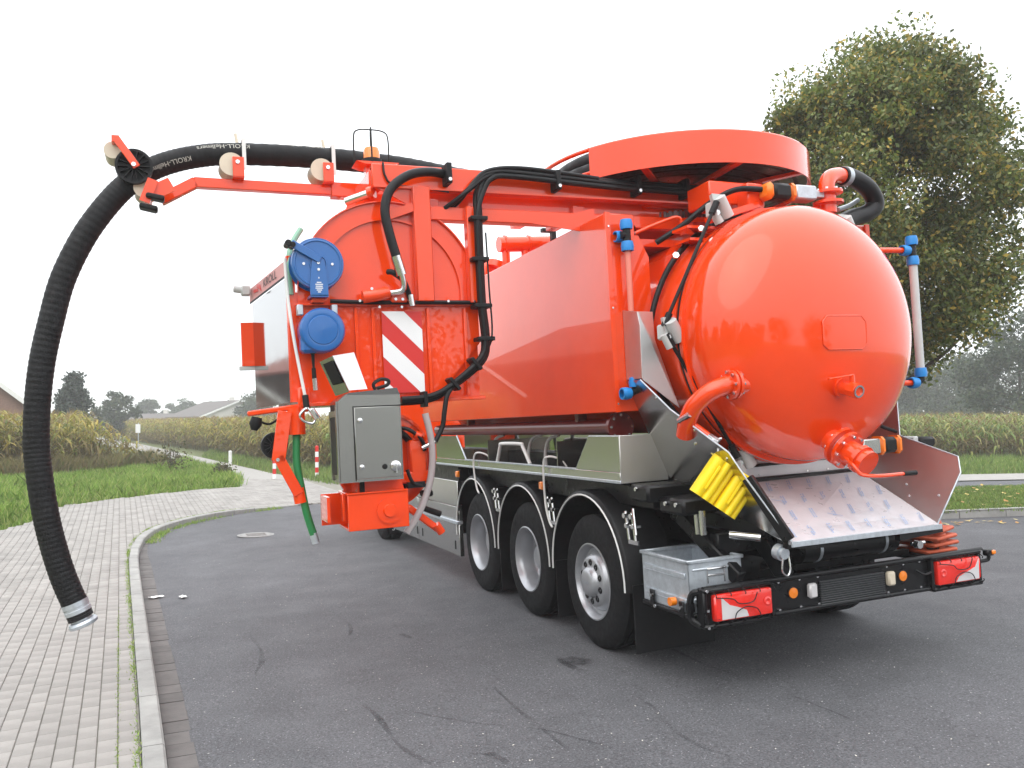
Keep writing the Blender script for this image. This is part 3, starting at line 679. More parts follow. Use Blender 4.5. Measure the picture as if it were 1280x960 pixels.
def flange(mb, p, ax, r, th=0.025): mb.cyl(Vector(p)-Vector(ax)*th/2, Vector(p)+Vector(ax)*th/2, r, seg=28)
def ring_bolts(p, ax, r, n, br=0.012, h=0.016):
    ax = Vector(ax).normalized(); u = ax.orthogonal().normalized(); v = ax.cross(u); p = Vector(p)
    return MB().bolts([p+(u*math.cos(2*math.pi*k/n)+v*math.sin(2*math.pi*k/n))*r for k in range(n)], ax, br, h)
# discharge valve at the bottom of the dome
da = Vector((0.10, -0.86, -0.48)).normalized(); dp = Vector((-0.03, 0.40, 1.60))
mb = MB().cyl(dp, dp+da*0.36, 0.082, seg=28); flange(mb, dp+da*0.14, da, 0.135); flange(mb, dp+da*0.20, da, 0.135); flange(mb, dp+da*0.32, da, 0.098, 0.03); mb.cyl(dp+da*0.36, dp+da*0.385, 0.088, seg=28)
dv_ = mb.build('discharge_valve', RED, truck)
ring_bolts(dp+da*0.2125, da, 0.112, 8).build('bolt', CHROME, dv_); ring_bolts(dp+da*0.1275, -da, 0.112, 8).build('bolt', CHROME, dv_)
MB().cyl(dp+da*0.152, dp+da*0.188, 0.088, seg=24).build('gate', GALV, dv_)
q = dp+da*0.17; sx = Vector((1, 0.02, 0.03)).normalized()
MB().box(0.085, 0.125, -0.03, 0.03, -0.03, 0.03, 0.004, Matrix.Translation(q)).box(0.125, 0.28, -0.05, 0.05, -0.055, 0.05, 0.008, Matrix.Translation(q)).build('gearbox', STEEL, dv_)
MB().box(0.31, 0.44, -0.052, 0.052, -0.055, 0.055, 0.022, Matrix.Translation(q)).build('actuator', PLAST, dv_)
MB().box(0.285, 0.315, -0.06, 0.06, -0.063, 0.063, 0.024, Matrix.Translation(q)).box(0.435, 0.465, -0.06, 0.06, -0.063, 0.063, 0.024, Matrix.Translation(q)).pieces('actuator_cap', ORANGE, dv_)
hb = dp+da*0.36+Vector((-0.10, 0, -0.02)); he = dp+da*0.44+Vector((0.02, -0.02, -0.05))
mb = MB().tube([hb+Vector((0.02, 0.1, 0.06)), hb, hb+Vector((0.03, -0.03, -0.055)), he, he+Vector((0.22, 0.0, 0.0))], 0.013, 8, n=5); mb.build('lever', RED, dv_)
MB().cyl(he+Vector((0.20, 0, 0)), he+Vector((0.31, 0, 0.0)), 0.016, seg=12).build('lever_grip', INK, dv_)
# side outlet elbow low on the left of the tank
el = [(-0.62, 0.42, 1.97), (-0.78, 0.40, 1.985), (-0.92, 0.42, 1.95), (-1.00, 0.50, 1.87), (-1.02, 0.58, 1.77), (-1.0, 0.66, 1.66)]
mb = MB().tube(el, 0.062, 18); flange(mb, (-0.80, 0.40, 1.983), Vector((-1, 0, 0)), 0.10, 0.02); flange(mb, (-0.765, 0.40, 1.983), Vector((-1, 0, 0)), 0.10, 0.02)
e_ = mb.build('outlet_elbow', RED, truck); ring_bolts((-0.81, 0.40, 1.983), (-1, 0, 0), 0.083, 8, 0.012).build('bolt', CHROME, e_); ring_bolts((-0.755, 0.40, 1.983), (1, 0, 0), 0.083, 8, 0.012).build('bolt', CHROME, e_)
mb = MB().cyl((-0.98, 0.56, 1.72), (-0.92, 0.48, 1.64), 0.024, seg=12); mb.build('drain_stub', RED, e_)
MB().cyl((-0.93, 0.49, 1.65), (-0.89, 0.44, 1.605), 0.026, seg=8).cyl((-0.95, 0.45, 1.62), (-0.86, 0.45, 1.63), 0.010, seg=8).cyl((-1.08, 0.60, 1.76), (-1.06, 0.50, 1.80), 0.02, seg=8).pieces('drain_tap', CHROME, e_)
# over-centre tank clamps with their pull cables
def clamp(p, flip=1):
    x, y, z = p
    mb = MB().cyl((x-0.01, y-0.06, z+0.07), (x+0.07, y-0.03, z-0.06), 0.042, 0.05, 16).prism([(x-0.06, y-0.04, z+0.10), (x+0.04, y-0.03, z+0.10), (x+0.075, y-0.02, z-0.02), (x+0.03, y-0.02, z-0.10), (x-0.03, y-0.04, z-0.07)], (0.02, 0.06, 0)).cyl((x-0.05, y-0.03, z-0.02), (x+0.0, y-0.03, z-0.11), 0.03, 0.035, 14).box(x-0.03, x+0.06, y-0.0, y+0.1, z-0.05, z+0.06, 0.012)
    c_ = mb.build('tank_clamp', GREY, truck); MB().bolts([(x-0.03, y-0.05, z-0.04), (x+0.02, y-0.07, z+0.03)], (-0.3, -1, 0), 0.02, 0.012).build('bolt', CHROME, c_)
clamp((-0.53, 0.80, 3.27)); clamp((-1.0, 0.80, 2.38), -1); clamp((-0.42, 0.86, 1.47)); clamp((0.62, 0.80, 3.17)); clamp((1.0, 0.80, 2.3))
for a, b in (((-0.58, 0.72, 3.30), (-1.04, 0.78, 2.42)), ((-1.04, 0.76, 2.36), (-0.55, 0.70, 1.48))):
    MB().tube([a, (Vector(a)+Vector(b))/2+Vector((-0.01, -0.02, 0)), b], 0.014, 8).build('clamp_cable', HYD, truck)
    A, B = Vector(a), Vector(b); d_ = (B-A).normalized(); MB().cyl(A, A+d_*0.1, 0.024, seg=10).cyl(B-d_*0.1, B, 0.024, seg=10).pieces('cable_end', PLAST, truck)
pts = [(-0.12, 1.02, 3.33), (-0.5, 1.05, 3.16), (-0.78, 1.06, 2.9), (-0.955, 1.06, 2.55), (-1.0, 1.04, 2.2), (-0.93, 0.98, 1.9), (-0.75, 0.9, 1.66), (-0.5, 0.8, 1.47)]
MB().tube(pts, 0.022, 10).build('ring_hose', HYD, truck)

# ---- top valve with elbow and hose loop
b0 = Vector((-0.02, 0.86, 3.44))
tv = MB().box(0.22, 0.42, -0.07, 0.06, -0.06, 0.05, 0.012, Matrix.Translation(b0)).box(0.42, 0.52, -0.035, 0.035, -0.03, 0.025, 0.006, Matrix.Translation(b0)).build('top_valve', GALV, truck)
MB().box(0.02, 0.19, -0.07, 0.07, -0.062, 0.058, 0.025, Matrix.Translation(b0)).build('actuator', PLAST, tv)
MB().box(-0.035, 0.03, -0.076, 0.076, -0.068, 0.064, 0.03, Matrix.Translation(b0)).box(0.185, 0.22, -0.076, 0.076, -0.068, 0.064, 0.03, Matrix.Translation(b0)).pieces('actuator_cap', ORANGE, tv)
mb = MB().tube([(0.56, 0.86, 3.30), (0.56, 0.86, 3.42), (0.565, 0.87, 3.52), (0.62, 0.89, 3.59), (0.72, 0.92, 3.625), (0.80, 0.94, 3.63)], 0.062, 18)
flange(mb, (0.56, 0.86, 3.46), Vector((0, 0, 1)), 0.115, 0.02); flange(mb, (0.56, 0.86, 3.38), Vector((0, 0, 1)), 0.115, 0.02)
te = mb.build('inlet_elbow', RED, truck); ring_bolts((0.56, 0.86, 3.47), (0, 0, 1), 0.095, 8).build('bolt', CHROME, te)
mb = MB().tube([(0.78, 0.935, 3.63), (0.93, 0.97, 3.63), (1.12, 1.0, 3.56), (1.20, 1.02, 3.44), (1.10, 1.02, 3.36), (0.92, 1.0, 3.31), (0.70, 0.95, 3.22)], 0.072, 20); hl = mb.build('hose_loop', HYD, truck)
MB().lathe([(0, 0.072), (0, 0.078), (0.05, 0.078), (0.05, 0.072)], (0.80, 0.938, 3.63), (0.97, 0.22, 0), 24).build('hose_clip', GALV, hl)
MB().tube([(0.84, 1.06, 3.39), (1.0, 1.1, 3.44), (1.12, 1.12, 3.5)], 0.02, 8).build('bypass_pipe', GALV, truck)
MB().tube([(-0.05, 0.88, 3.46), (-0.25, 0.92, 3.46), (-0.42, 1.0, 3.38), (-0.62, 1.1, 3.22), (-0.80, 1.2, 3.10)], 0.022, 10).build('air_hose', HYD, truck)
mb = MB().box(-0.40, -0.02, 1.05, 1.35, 3.38, 3.56, 0.01).box(-0.15, 0.0, 0.92, 1.06, 3.30, 3.52, 0.01).bar((-0.5, 0.95, 3.22), (-0.05, 0.95, 3.36), 0.08, 0.05, 0.004).box(-0.72, -0.48, 0.9, 1.1, 3.15, 3.17).box(-0.70, -0.50, 0.9, 1.1, 3.06, 3.08); mb.build('top_bracket', RED, truck)
mb = MB().tube([(-0.95, 1.25, 3.18), (-0.72, 1.2, 3.27), (-0.60, 1.17, 3.29), (-0.59, 1.17, 3.16)], 0.014, 8, n=4); mb.build('grab_rail', RED, truck)
MB().bolts([(-0.60, 0.90, 3.14), (-0.80, 0.95, 2.95)], (-0.4, -1, 0.3), 0.025, 0.02).build('bolt', CHROME, truck)
MB().lathe([(0, 0.0001), (0.01, 0.06), (0.03, 0.066), (0.05, 0.05)], (-1.0, 1.28, 3.20), (0.1, -1, 0.05), 24).build('round_mirror', MIRROR, truck)

SIGHT = mat('reddened_sight_glass', (0.75, 0.22, 0.16), 0.25)
# ---- sight tubes with blue fittings, both sides
def fitting(mb, p, ax, r=0.048, h=0.07): 
    ax = Vector(ax); mb.lathe([(-h/2, r*0.7), (-h/2, r*0.93), (0, r), (h/2, r*0.86), (h/2, r*0.62)], p, ax, 14)
for s, x, y, zt, zb in ((-1, -1.12, 1.08, 3.13, 2.0), (1, 1.22, 0.70, 3.00, 1.98)):
    st = MB().cyl((x, y, zb+0.06), (x, y, zt-0.08), 0.032 if s > 0 else 0.022, seg=14).build('sight_tube', GREY if s > 0 else SIGHT, truck)
    mb = MB(); fitting(mb, (x, y, zt+0.07), (0, 0, 1)); fitting(mb, (x, y, zt-0.09), (0, 0, 1)); fitting(mb, (x, y, zb+0.05), (0, 0, 1)); fitting(mb, (x-0.075 if s > 0 else x-0.035, y+(0 if s > 0 else 0.05), zt-0.01), (1, 0, 0), 0.044); fitting(mb, (x-0.08, y, zb-0.03), (1, 0, 0), 0.046)
    mb.pieces('fitting', BLUEP, st)
    MB().cyl((x, y, zt-0.07), (x, y, zt+0.05), 0.03, seg=12).cyl((x, y, zt-0.01), (x-0.05, y, zt-0.01), 0.026, seg=12).tube([(x, y, zb+0.03), (x-0.005, y, zb-0.01), (x-0.05, y, zb-0.03)], 0.028, 12).pieces('fitting_body', PLAST, st)
    if s > 0: MB().cyl((x-0.10, y, zt-0.01), (0.70, y+0.05, zt-0.01), 0.022, seg=12).cyl((x-0.10, y, zb-0.03), (0.75, y+0.05, zb-0.03), 0.022, seg=12).pieces('sight_branch', RED, st)
MB().box(0.93, 1.02, 0.95, 0.97, 2.94, 3.14).build('right_bracket', RED, truck)

# ---- stainless discharge chute
ch = bpy.data.objects.new('discharge_chute', None); COL.objects.link(ch); ch.parent = truck
def wx(z): return 0.70+(z-0.99)*0.42
def wing(s, poly, th=0.006): return MB().prism([(s*wx(z), y, z) for y, z in poly], (s*th, 0, 0))
lw = [(1.15, 2.06), (0.95, 2.06), (0.73, 1.84), (0.27, 1.545), (0.20, 1.37), (0.006, 0.985), (0.10, 0.985), (1.02, 1.285), (1.15, 1.36)]
wl = wing(-1, lw).build('wing', SHEET, ch)
MB().tube([(-wx(z)-0.003, y, z) for y, z in lw[1:6]], 0.006, 6, smooth=False).build('folded_edge', GALV, wl)
MB().prism([(-1.15, 1.15, 2.07), (-1.15, 1.15, 2.58), (-1.15, 0.95, 2.545), (-1.15, 0.92, 2.44), (-1.15, 0.93, 2.07)], (0.006, 0, 0)).build('guard_side', SATIN, ch)
MB().prism([(-1.146, 0.94, 2.545), (-0.99, 1.0, 2.55), (-0.985, 1.0, 2.35), (-0.955, 0.98, 2.1), (-0.92, 0.85, 1.86), (-0.98, 0.74, 1.85), (-1.146, 0.925, 2.06)], (0, 0.006, 0)).build('guard_plate', SATIN, ch)
rw = [(1.15, 2.35), (0.85, 2.35), (0.76, 2.09), (0.81, 1.86), (0.68, 1.55), (0.12, 1.405), (0.07, 1.30), (0.16, 0.95), (0.25, 0.97), (1.02, 1.295), (1.15, 1.38)]
wr = wing(1, rw).build('wing', SATIN, ch)
MB().tube([(wx(z)+0.003, y, z) for y, z in rw[1:8]], 0.006, 6, smooth=False).build('folded_edge', GALV, wr)
FL = [(-0.70, 0.02, 0.975), (0.685, 0.14, 0.945), (0.78, 1.0, 1.30), (-0.78, 1.0, 1.28)]
fl = MB().prism(FL, (0, 0.01, -0.014)).build('chute_floor', FILM, ch)
MB().bar((-0.70, 0.012, 0.965), (0.69, 0.132, 0.935), 0.012, 0.035, 0.002).build('floor_edge', GALV, fl)
# printed protective film
a, b, c_, d_ = [Vector(p) for p in FL]; nf = (b-a).cross(d_-a).normalized(); nf = -nf if nf.y > 0 else nf
def fpos(u_, v_): return a*(1-u_)*(1-v_)+b*u_*(1-v_)+c_*u_*v_+d_*(1-u_)*v_+nf*0.004
mb = MB()
for i in range(8):
    for j in range(4):
        u0, v0 = 0.06+i*0.122+0.04*(j % 2), 0.06+j*0.235
        if u0 > 0.95: continue
        L_ = 0.14
        for q in range(2):
            uu = u0+q*0.013
            for t in range(7):
                if random.random() < 0.16: continue
                v1, v2 = v0+L_*t/7, v0+L_*(t+0.62)/7; k1, k2 = 0.05*(v1-v0)/L_, 0.05*(v2-v0)/L_
                if v2 > 0.97: continue
                mb.face([fpos(uu+k1, v1), fpos(uu+k1+0.007, v1), fpos(uu+k2+0.007, v2), fpos(uu+k2, v2)])
for u0, v0 in ((0.28, 0.62), (0.45, 0.33)):
    mb.face([fpos(u0, v0), fpos(u0+0.06, v0-0.06), fpos(u0+0.062, v0-0.055), fpos(u0, v0+0.008)])
mb.build('film_print', PRINT, fl)
MB().prism([(-0.80, 0.995, 1.285), (0.80, 0.995, 1.305), (0.82, 0.995, 1.45), (-0.82, 0.995, 1.43)], (0, 0.008, 0)).build('apron', FILM, ch)
MB().bar((-0.80, 0.98, 1.375), (0.80, 0.98, 1.405), 0.02, 0.02).build('rubber_seal', INK, ch)
MB().bolts([(x, 0.994, 1.315) for x in (-0.6, -0.4, -0.15, 0.3, 0.5)], (0, -1, 0), 0.007, 0.006).bolts([(-wx(z)-0.006, y, z) for y, z in ((0.85, 1.92), (0.55, 1.69), (0.32, 1.5), (0.2, 1.28), (0.16, 1.22), (0.6, 1.6))], (-1, 0, 0), 0.010, 0.008).bolts([(wx(z)-0.002, y, z) for y, z in ((0.2, 1.14), (0.5, 1.2), (0.45, 1.12), (0.75, 1.26))], (-1, 0, 0), 0.009, 0.006).build('rivet', CHROME, ch)
MB().bar((-0.84, 0.22, 1.38), (-0.70, 0.03, 0.99), 0.05, 0.07, 0.004).bar((-0.71, 0.06, 0.96), (-0.35, 0.1, 0.93), 0.04, 0.05).bar((0.75, 0.2, 0.91), (0.3, 0.15, 0.90), 0.04, 0.05).pieces('chute_bracket', BLACK, ch)
MB().tube([(0.68, 0.75, 1.70), (0.80, 0.72, 1.63), (0.93, 0.7, 1.58)], 0.014, 8).build('chute_cable', HYD, ch)
wk = MB().box(1.22, 1.38, 0.74, 0.92, 1.44, 1.52, 0.02).build('work_lamp', PLAST, truck); MB().box(1.18, 1.23, 0.77, 0.99, 1.46, 1.53, 0.01).build('lamp_bracket', GREY, wk)

# ---- air reservoir with straps
ar = MB().lathe([(-0.47, 0.0001), (-0.46, 0.06), (-0.42, 0.10), (0.42, 0.10), (0.46, 0.06), (0.47, 0.0001)], (0.12, 0.46, 0.84), (1, 0, 0), 32).build('air_reservoir', BLACK, truck)
for x in (-0.16, 0.42): MB().lathe([(-0.012, 0.100), (-0.012, 0.104), (0.012, 0.104), (0.012, 0.100)], (x, 0.46, 0.84), (1, 0, 0), 32).build('strap', GALV, ar)
MB().box(-0.5, 0.7, 0.44, 0.48, 0.70, 0.74).build('reservoir_bracket', BLACK, truck)
MB().cyl((0.62, 0.30, 0.80), (0.62, 0.26, 0.80), 0.028, seg=16).cyl((0.60, 0.32, 0.80), (0.72, 0.32, 0.80), 0.014, seg=10).build('hose_tap', CHROME, truck)

# ---- bumper with lamps
SLAT = mat('grey_grille_plastic', (0.05, 0.052, 0.056), 0.4)
bp = bpy.data.objects.new('rear_bumper', None); COL.objects.link(bp); bp.parent = truck
MB().box(-1.18, 1.16, 0.27, 0.29, 0.485, 0.70).build('back_plate', BLACK, bp)
MB().cyl((-1.2, 0.262, 0.705), (1.20, 0.262, 0.705), 0.020, seg=14).cyl((-0.72, 0.262, 0.487), (0.72, 0.262, 0.487), 0.016, seg=14).build('rail', BLACK, bp)
for s in (-1, 1):
    mb = MB(); xo, xi = (1.21 if s < 0 else 1.18), 0.69
    mb.box(min(s*xo, s*xi), max(s*xo, s*xi), 0.235, 0.32, 0.682, 0.712, 0.010).box(min(s*xo, s*xi), max(s*xo, s*xi), 0.235, 0.32, 0.462, 0.490, 0.010).box(s*xi-0.012, s*xi+0.012, 0.235, 0.30, 0.48, 0.69).box(min(s*xo, s*(xo-0.03)), max(s*xo, s*(xo-0.03)), 0.245, 0.33, 0.47, 0.70, 0.008)
    if s < 0: mb.tube([(-1.2, 0.30, 0.69), (-1.235, 0.34, 0.66), (-1.235, 0.36, 0.52), (-1.2, 0.30, 0.475)], 0.022, 8).bar((-1.2, 0.40, 0.57), (-1.05, 0.80, 0.56), 0.05, 0.07, 0.01)
    mb.build('lamp_housing', BLACK, bp)
    x0, x1 = (-1.145, -0.705) if s < 0 else (0.725, 1.135)
    lamp = MB().box(x0, x1, 0.222, 0.268, 0.505, 0.672, 0.016, seg=2).build('tail_lamp', REDLENS, bp)
    wxo = x0+0.05 if s < 0 else x1-0.22
    # clear reversing segment swept through the lens
    pts = [(wxo, 0.2185, 0.515), (wxo+0.20, 0.2185, 0.515), (wxo+0.185, 0.2185, 0.555), (wxo+0.13, 0.2185, 0.578), (wxo+0.06, 0.2185, 0.60), (wxo, 0.2185, 0.655)] if s < 0 else [(wxo-0.02, 0.2185, 0.515), (wxo+0.2, 0.2185, 0.515), (wxo+0.205, 0.2185, 0.655), (wxo+0.17, 0.2185, 0.60), (wxo+0.09, 0.2185, 0.575), (wxo+0.01, 0.2185, 0.55)]
    MB().prism(pts, (0, 0.006, 0)).build('reversing_lens', WLENS, lamp)
    MB().lathe([(0, 0.0001), (-0.006, 0.02), (-0.002, 0.03)], ((x1-0.04 if s < 0 else x0+0.05), 0.222, 0.588), (0, 1, 0), 16).build('lamp_bulb', REDLENS, lamp)
    MB().box(*((x0-0.002, x0+0.045) if s < 0 else (x1-0.02, x1+0.003)), 0.216, 0.26, 0.515, 0.662, 0.010).build('side_lens', REDLENS, lamp)
    mb = MB()
    for k in range(5):
        xx = x0+(x1-x0)*k/4; mb.tube([(xx, 0.25, 0.70), (xx, 0.200, 0.675), (xx, 0.200, 0.66)], 0.0035, 5).tube([(xx, 0.25, 0.475), (xx, 0.200, 0.50), (xx, 0.200, 0.515)], 0.0035, 5)
    mb.tube([(x0, 0.200, 0.66), (x0+0.12, 0.200, 0.64), (x0+0.16, 0.200, 0.61), (x0+0.22, 0.200, 0.600), (x0+0.28, 0.200, 0.61), (x0+0.31, 0.200, 0.66)], 0.0035, 5)
    mb.tube([(x0+0.13, 0.200, 0.51), (x0+0.15, 0.200, 0.555), (x0+0.22, 0.200, 0.58), (x0+0.30, 0.200, 0.56), (x0+0.33, 0.200, 0.51)], 0.0035, 5)
    mb.build('wire_guard', INK, lamp)
for x in (-0.507, 0.439):
    rf = MB().lathe([(0, 0.036), (0.012, 0.034), (0.016, 0.0001)], (x, 0.268, 0.603), (0, -1, 0), 24).build('amber_reflector', AMBER, bp); MB().lathe([(0, 0.040), (0.006, 0.040), (0.008, 0.035)], (x, 0.269, 0.603), (0, -1, 0), 24).build('bezel', PLAST, rf)
for x in (-0.363, 0.312):
    mb = MB().box(x-0.034, x+0.034, 0.225, 0.268, 0.555, 0.652, 0.012); mb.build('plate_lamp', WLENS if x < 0 else CREAM, bp)
for k in range(11):
    z = 0.500+k*0.0148; MB().box(-0.292, 0.262, 0.244, 0.268, z-0.0045, z+0.0045, 0.003).build('grille_slat', SLAT, bp)
MB().bolts([(x, 0.268, z) for x in (-0.62, -0.45, -0.30, 0.30, 0.45, 0.60) for z in (0.505, 0.685)]+[(-1.19, 0.234, z) for z in (0.70, 0.58, 0.475)]+[(1.165, 0.234, z) for z in (0.70, 0.475)], (0, -1, 0), 0.010, 0.008).build('bolt', CHROME, bp)
MB().tube([(1.15, 0.28, 0.62), (1.25, 0.27, 0.62), (1.27, 0.26, 0.635), (1.27, 0.26, 0.665)], 0.014, 8, n=4).box(1.235, 1.305, 0.235, 0.285, 0.655, 0.70, 0.008).build('marker_arm', BLACK, bp)
MB().box(1.275, 1.312, 0.225, 0.275, 0.665, 0.695, 0.006).build('end_marker', AMBER, bp)
MB().tube([(0.55, 0.25, 0.63), (0.60, 0.225, 0.60), (0.68, 0.24, 0.605), (0.72, 0.26, 0.60)], 0.008, 6).build('lamp_cable', HYD, bp)
MB().cyl((-1.225, 0.55, 0.59), (-1.265, 0.55, 0.59), 0.028, seg=14).build('side_marker', AMBER, bp)

# ---- turntable, hose ring
TC = Vector((0, 2.2, 0))
mb = MB().lathe([(3.18, 0.55), (3.36, 0.55), (3.36, 0.70), (3.40, 0.70), (3.40, 0.55), (3.52, 0.55)], (0, 2.2, 0), (0, 0, 1), 64).box(-0.75, 0.75, 1.6, 2.8, 3.16, 3.22)
tt = mb.build('turntable', RED, truck)
mb = MB()
for k in range(96):
    a = 2*math.pi*k/96; M = Matrix.Translation((0, 2.2, 3.44)) @ Matrix.Rotation(a, 4, 'Z'); mb.box(0.60, 0.655, -0.011, 0.011, -0.035, 0.035, 0, M)
mb.lathe([(3.405, 0.56), (3.405, 0.61), (3.475, 0.61), (3.475, 0.56)], (0, 2.2, 0), (0, 0, 1), 64).build('gear_ring', DRED, tt)
hr = bpy.data.objects.new('hose_ring', None); COL.objects.link(hr); hr.parent = truck
RR = 1.2
def ringpt(a, r_, z): return (r_*math.cos(a), 2.2+r_*math.sin(a), z)
AL, AR = R(206), R(206+226)
mb = MB(); rows = []
for k in range(97):
    a = AL+(AR-AL)*k/96; rows.append([mb.bm.verts.new(ringpt(a, r_, z)) for r_, z in ((RR, 3.70), (RR, 3.95), (RR-0.006, 3.96), (RR-0.03, 3.96), (RR-0.03, 3.952), (RR-0.008, 3.948), (RR-0.008, 3.70))])
for A, B in zip(rows, rows[1:]):
    for i in range(7): mb.bm.faces.new((A[i], A[(i+1) % 7], B[(i+1) % 7], B[i]))
mb.bm.faces.new(rows[0]); mb.bm.faces.new(rows[-1][::-1]); mb.build('ring_wall', RED, hr, ang=30)
MB().tube([ringpt(AR+(AL+2*math.pi-AR)*k/24, RR-0.012, 3.945) for k in range(25)], 0.018, 8, smooth=False).tube([ringpt(AR+(AL+2*math.pi-AR)*k/24, RR-0.012, 3.76) for k in range(25)], 0.014, 8, smooth=False).build('ring_rail', RED, hr)
for k in range(10):
    a = R(36*k+12); MB().bar(ringpt(a, 0.25, 3.715), ringpt(a, RR-0.01, 3.715), 0.06, 0.03, 0.003).build('ring_spoke', RED, hr)
for k, (r_, z) in enumerate(((1.08, 3.80), (0.93, 3.80), (0.78, 3.80), (1.0, 3.92), (0.85, 3.92))):
    MB().tube([ringpt(R(18*q+k*7), r_, z) for q in range(20)], 0.072, 14, n=3, closed=True).build('hose_coil', HOSE, hr)

MB().lathe([(0, 0.3), (0, RR-0.03), (0.006, RR-0.03), (0.006, 0.3)], (0, 2.2, 3.731), (0, 0, 1), 64).build('ring_floor', BLACK, hr)  # black plate added to shut out the sky and darken the ring's underside
# ---- boom
bm_ = bpy.data.objects.new('boom', None); COL.objects.link(bm_); bm_.parent = truck
for y in (1.62, 2.3):
    MB().box(-2.86, 0.55, y-0.03, y+0.03, 3.535, 3.695, 0.006).build('rail', RED, bm_)
    if y < 2: MB().box(-2.45, -0.2, y-0.05, y+0.05, 3.30, 3.40, 0.006).build('lower_rail', RED, bm_); MB().box(-2.6, -0.2, y+0.09, y+0.13, 3.36, 3.56, 0.004).build('boom_web', RED, bm_)
    MB().box(-2.86, 0.5, y-0.06, y+0.03, 3.515, 3.533, 0.002).build('rail_flange', RED, bm_)
for x in (-2.82, -2.2, -1.3, -0.4, 0.4): MB().box(x-0.05, x+0.05, 1.65, 2.75, 3.54, 3.66, 0.004).build('cross_beam', RED, bm_)
for x in (-2.4, -1.2): MB().box(x-0.05, x+0.05, 1.67, 2.2, 3.40, 3.48, 0.004).build('cross_beam', RED, bm_)
MB().prism([(-1.65, 1.56, 3.30), (-1.12, 1.56, 3.44), (-1.12, 1.56, 3.30), (-1.2, 1.56, 3.25)], (0, 0.012, 0)).prism([(-2.86, 1.58, 3.53), (-2.45, 1.58, 3.53), (-2.45, 1.58, 3.40), (-2.6, 1.58, 3.40)], (0, 0.012, 0)).pieces('gusset', RED, bm_)
MB().box(-0.6, 0.6, 1.66, 2.74, 3.50, 3.535).build('slew_plate', RED, bm_)
MB().prism([(-3.0, 1.9, 3.42), (-2.6, 1.9, 3.40), (-2.45, 1.9, 3.5), (-2.6, 1.9, 3.56), (-2.95, 1.9, 3.56)], (0, 0.5, 0)).build('boom_head', RED, bm_)
MB().cyl((-3.02, 1.75, 3.45), (-2.86, 1.62, 3.49), 0.03, seg=16).build('cylinder_rod', CHROME, bm_); MB().cyl((-2.88, 1.63, 3.485), (-2.85, 1.605, 3.492), 0.045, seg=16).build('rod_end', RED, bm_)
# outer arm
A0, A1, A2 = (-2.55, 2.2, 3.645), (-4.03, 2.2, 3.655), (-4.26, 2.2, 3.515)
oa = MB().bar(A0, A1, 0.07, 0.075, 0.006).bar((-4.015, 2.2, 3.660), A2, 0.07, 0.075, 0.006).bar((-3.05, 2.2, 3.65), (-2.5, 2.2, 3.65), 0.11, 0.11, 0.006).build('outer_arm', RED, bm_)
def roller(x, z, s=1):
    r_ = MB().lathe([(-0.09, 0.0001), (-0.09, 0.085), (-0.05, 0.06), (0, 0.045), (0.05, 0.06), (0.09, 0.085), (0.09, 0.0001)], (x-0.04, 2.2, z), (0, 1, 0), 28).build('hose_roller', CREAM, bm_)
    mb = MB().box(x-0.035, x+0.045, 2.085, 2.097, 3.69, z+0.05, 0.003).box(x-0.035, x+0.045, 2.303, 2.315, 3.69, z+0.05, 0.003).box(x-0.035, x+0.045, 2.09, 2.31, 3.685, 3.70); mb.build('roller_bracket', RED, r_)
    MB().bolts([(x-0.0, 2.085, z+0.01)], (0, -1, 0), 0.016, 0.012).build('bolt', CHROME, r_)
    st = MB().box(x+0.035, x+0.062, 2.09, 2.098, z-0.04, z+0.185).box(x+0.035, x+0.062, 2.302, 2.31, z-0.04, z+0.185).box(x+0.035, x+0.062, 2.09, 2.31, z+0.185, z+0.193).build('hose_strap', WHITE, r_)
    MB().cyl((x+0.03, 2.31, z+0.15), (x+0.01, 2.33, z+0.30), 0.012, seg=8).build('guide_pin', CREAM, r_)
roller(-3.73, 3.785); roller(-3.08, 3.785)
# end roller head
er = MB().bar((-4.33, 2.06, 3.52), (-4.18, 2.06, 3.60), 0.012, 0.10).bar((-4.36, 2.04, 3.46), (-4.30, 2.04, 3.62), 0.012, 0.07, upv=(1, 0, 0)).bar((-4.40, 2.035, 3.70), (-4.53, 2.035, 3.90), 0.014, 0.05, 0.003).bar((-4.53, 2.03, 3.89), (-4.53, 2.33, 3.89), 0.05, 0.05, 0.004).bar((-4.34, 2.06, 3.52), (-4.34, 2.34, 3.52), 0.05, 0.05).bar((-4.53, 2.33, 3.90), (-4.34, 2.33, 3.52), 0.014, 0.05, 0.003).build('end_bracket', RED, bm_)
def spoked(y0, x, z, r_, name, parent, n=14, wd=0.05):
    mb = MB().lathe([(0, r_-0.018), (0, r_), (wd, r_), (wd, r_-0.018)], (x, y0, z), (0, 1, 0), 40).lathe([(-0.004, 0.0001), (-0.004, 0.028), (wd, 0.028)], (x, y0, z), (0, 1, 0), 20).lathe([(0.03, 0.02), (0.03, r_-0.01)], (x, y0, z), (0, 1, 0), 40)
    for k in range(n):
        a = 2*math.pi*k/n; mb.bar((x+0.02*math.cos(a), y0+0.016, z+0.02*math.sin(a)), (x+(r_-0.012)*math.cos(a), y0+0.016, z+(r_-0.012)*math.sin(a)), 0.03, 0.006, upv=(-math.sin(a), 0, math.cos(a)))
    return mb.build(name, PLAST, parent)
ew = spoked(2.06, -4.42, 3.715, 0.122, 'side_roller', bm_); MB().bolts([(-4.42, 2.028, 3.715)], (0, -1, 0), 0.016, 0.012).build('bolt', CHROME, er)
spoked(2.30, -4.42, 3.74, 0.122, 'side_roller', bm_)
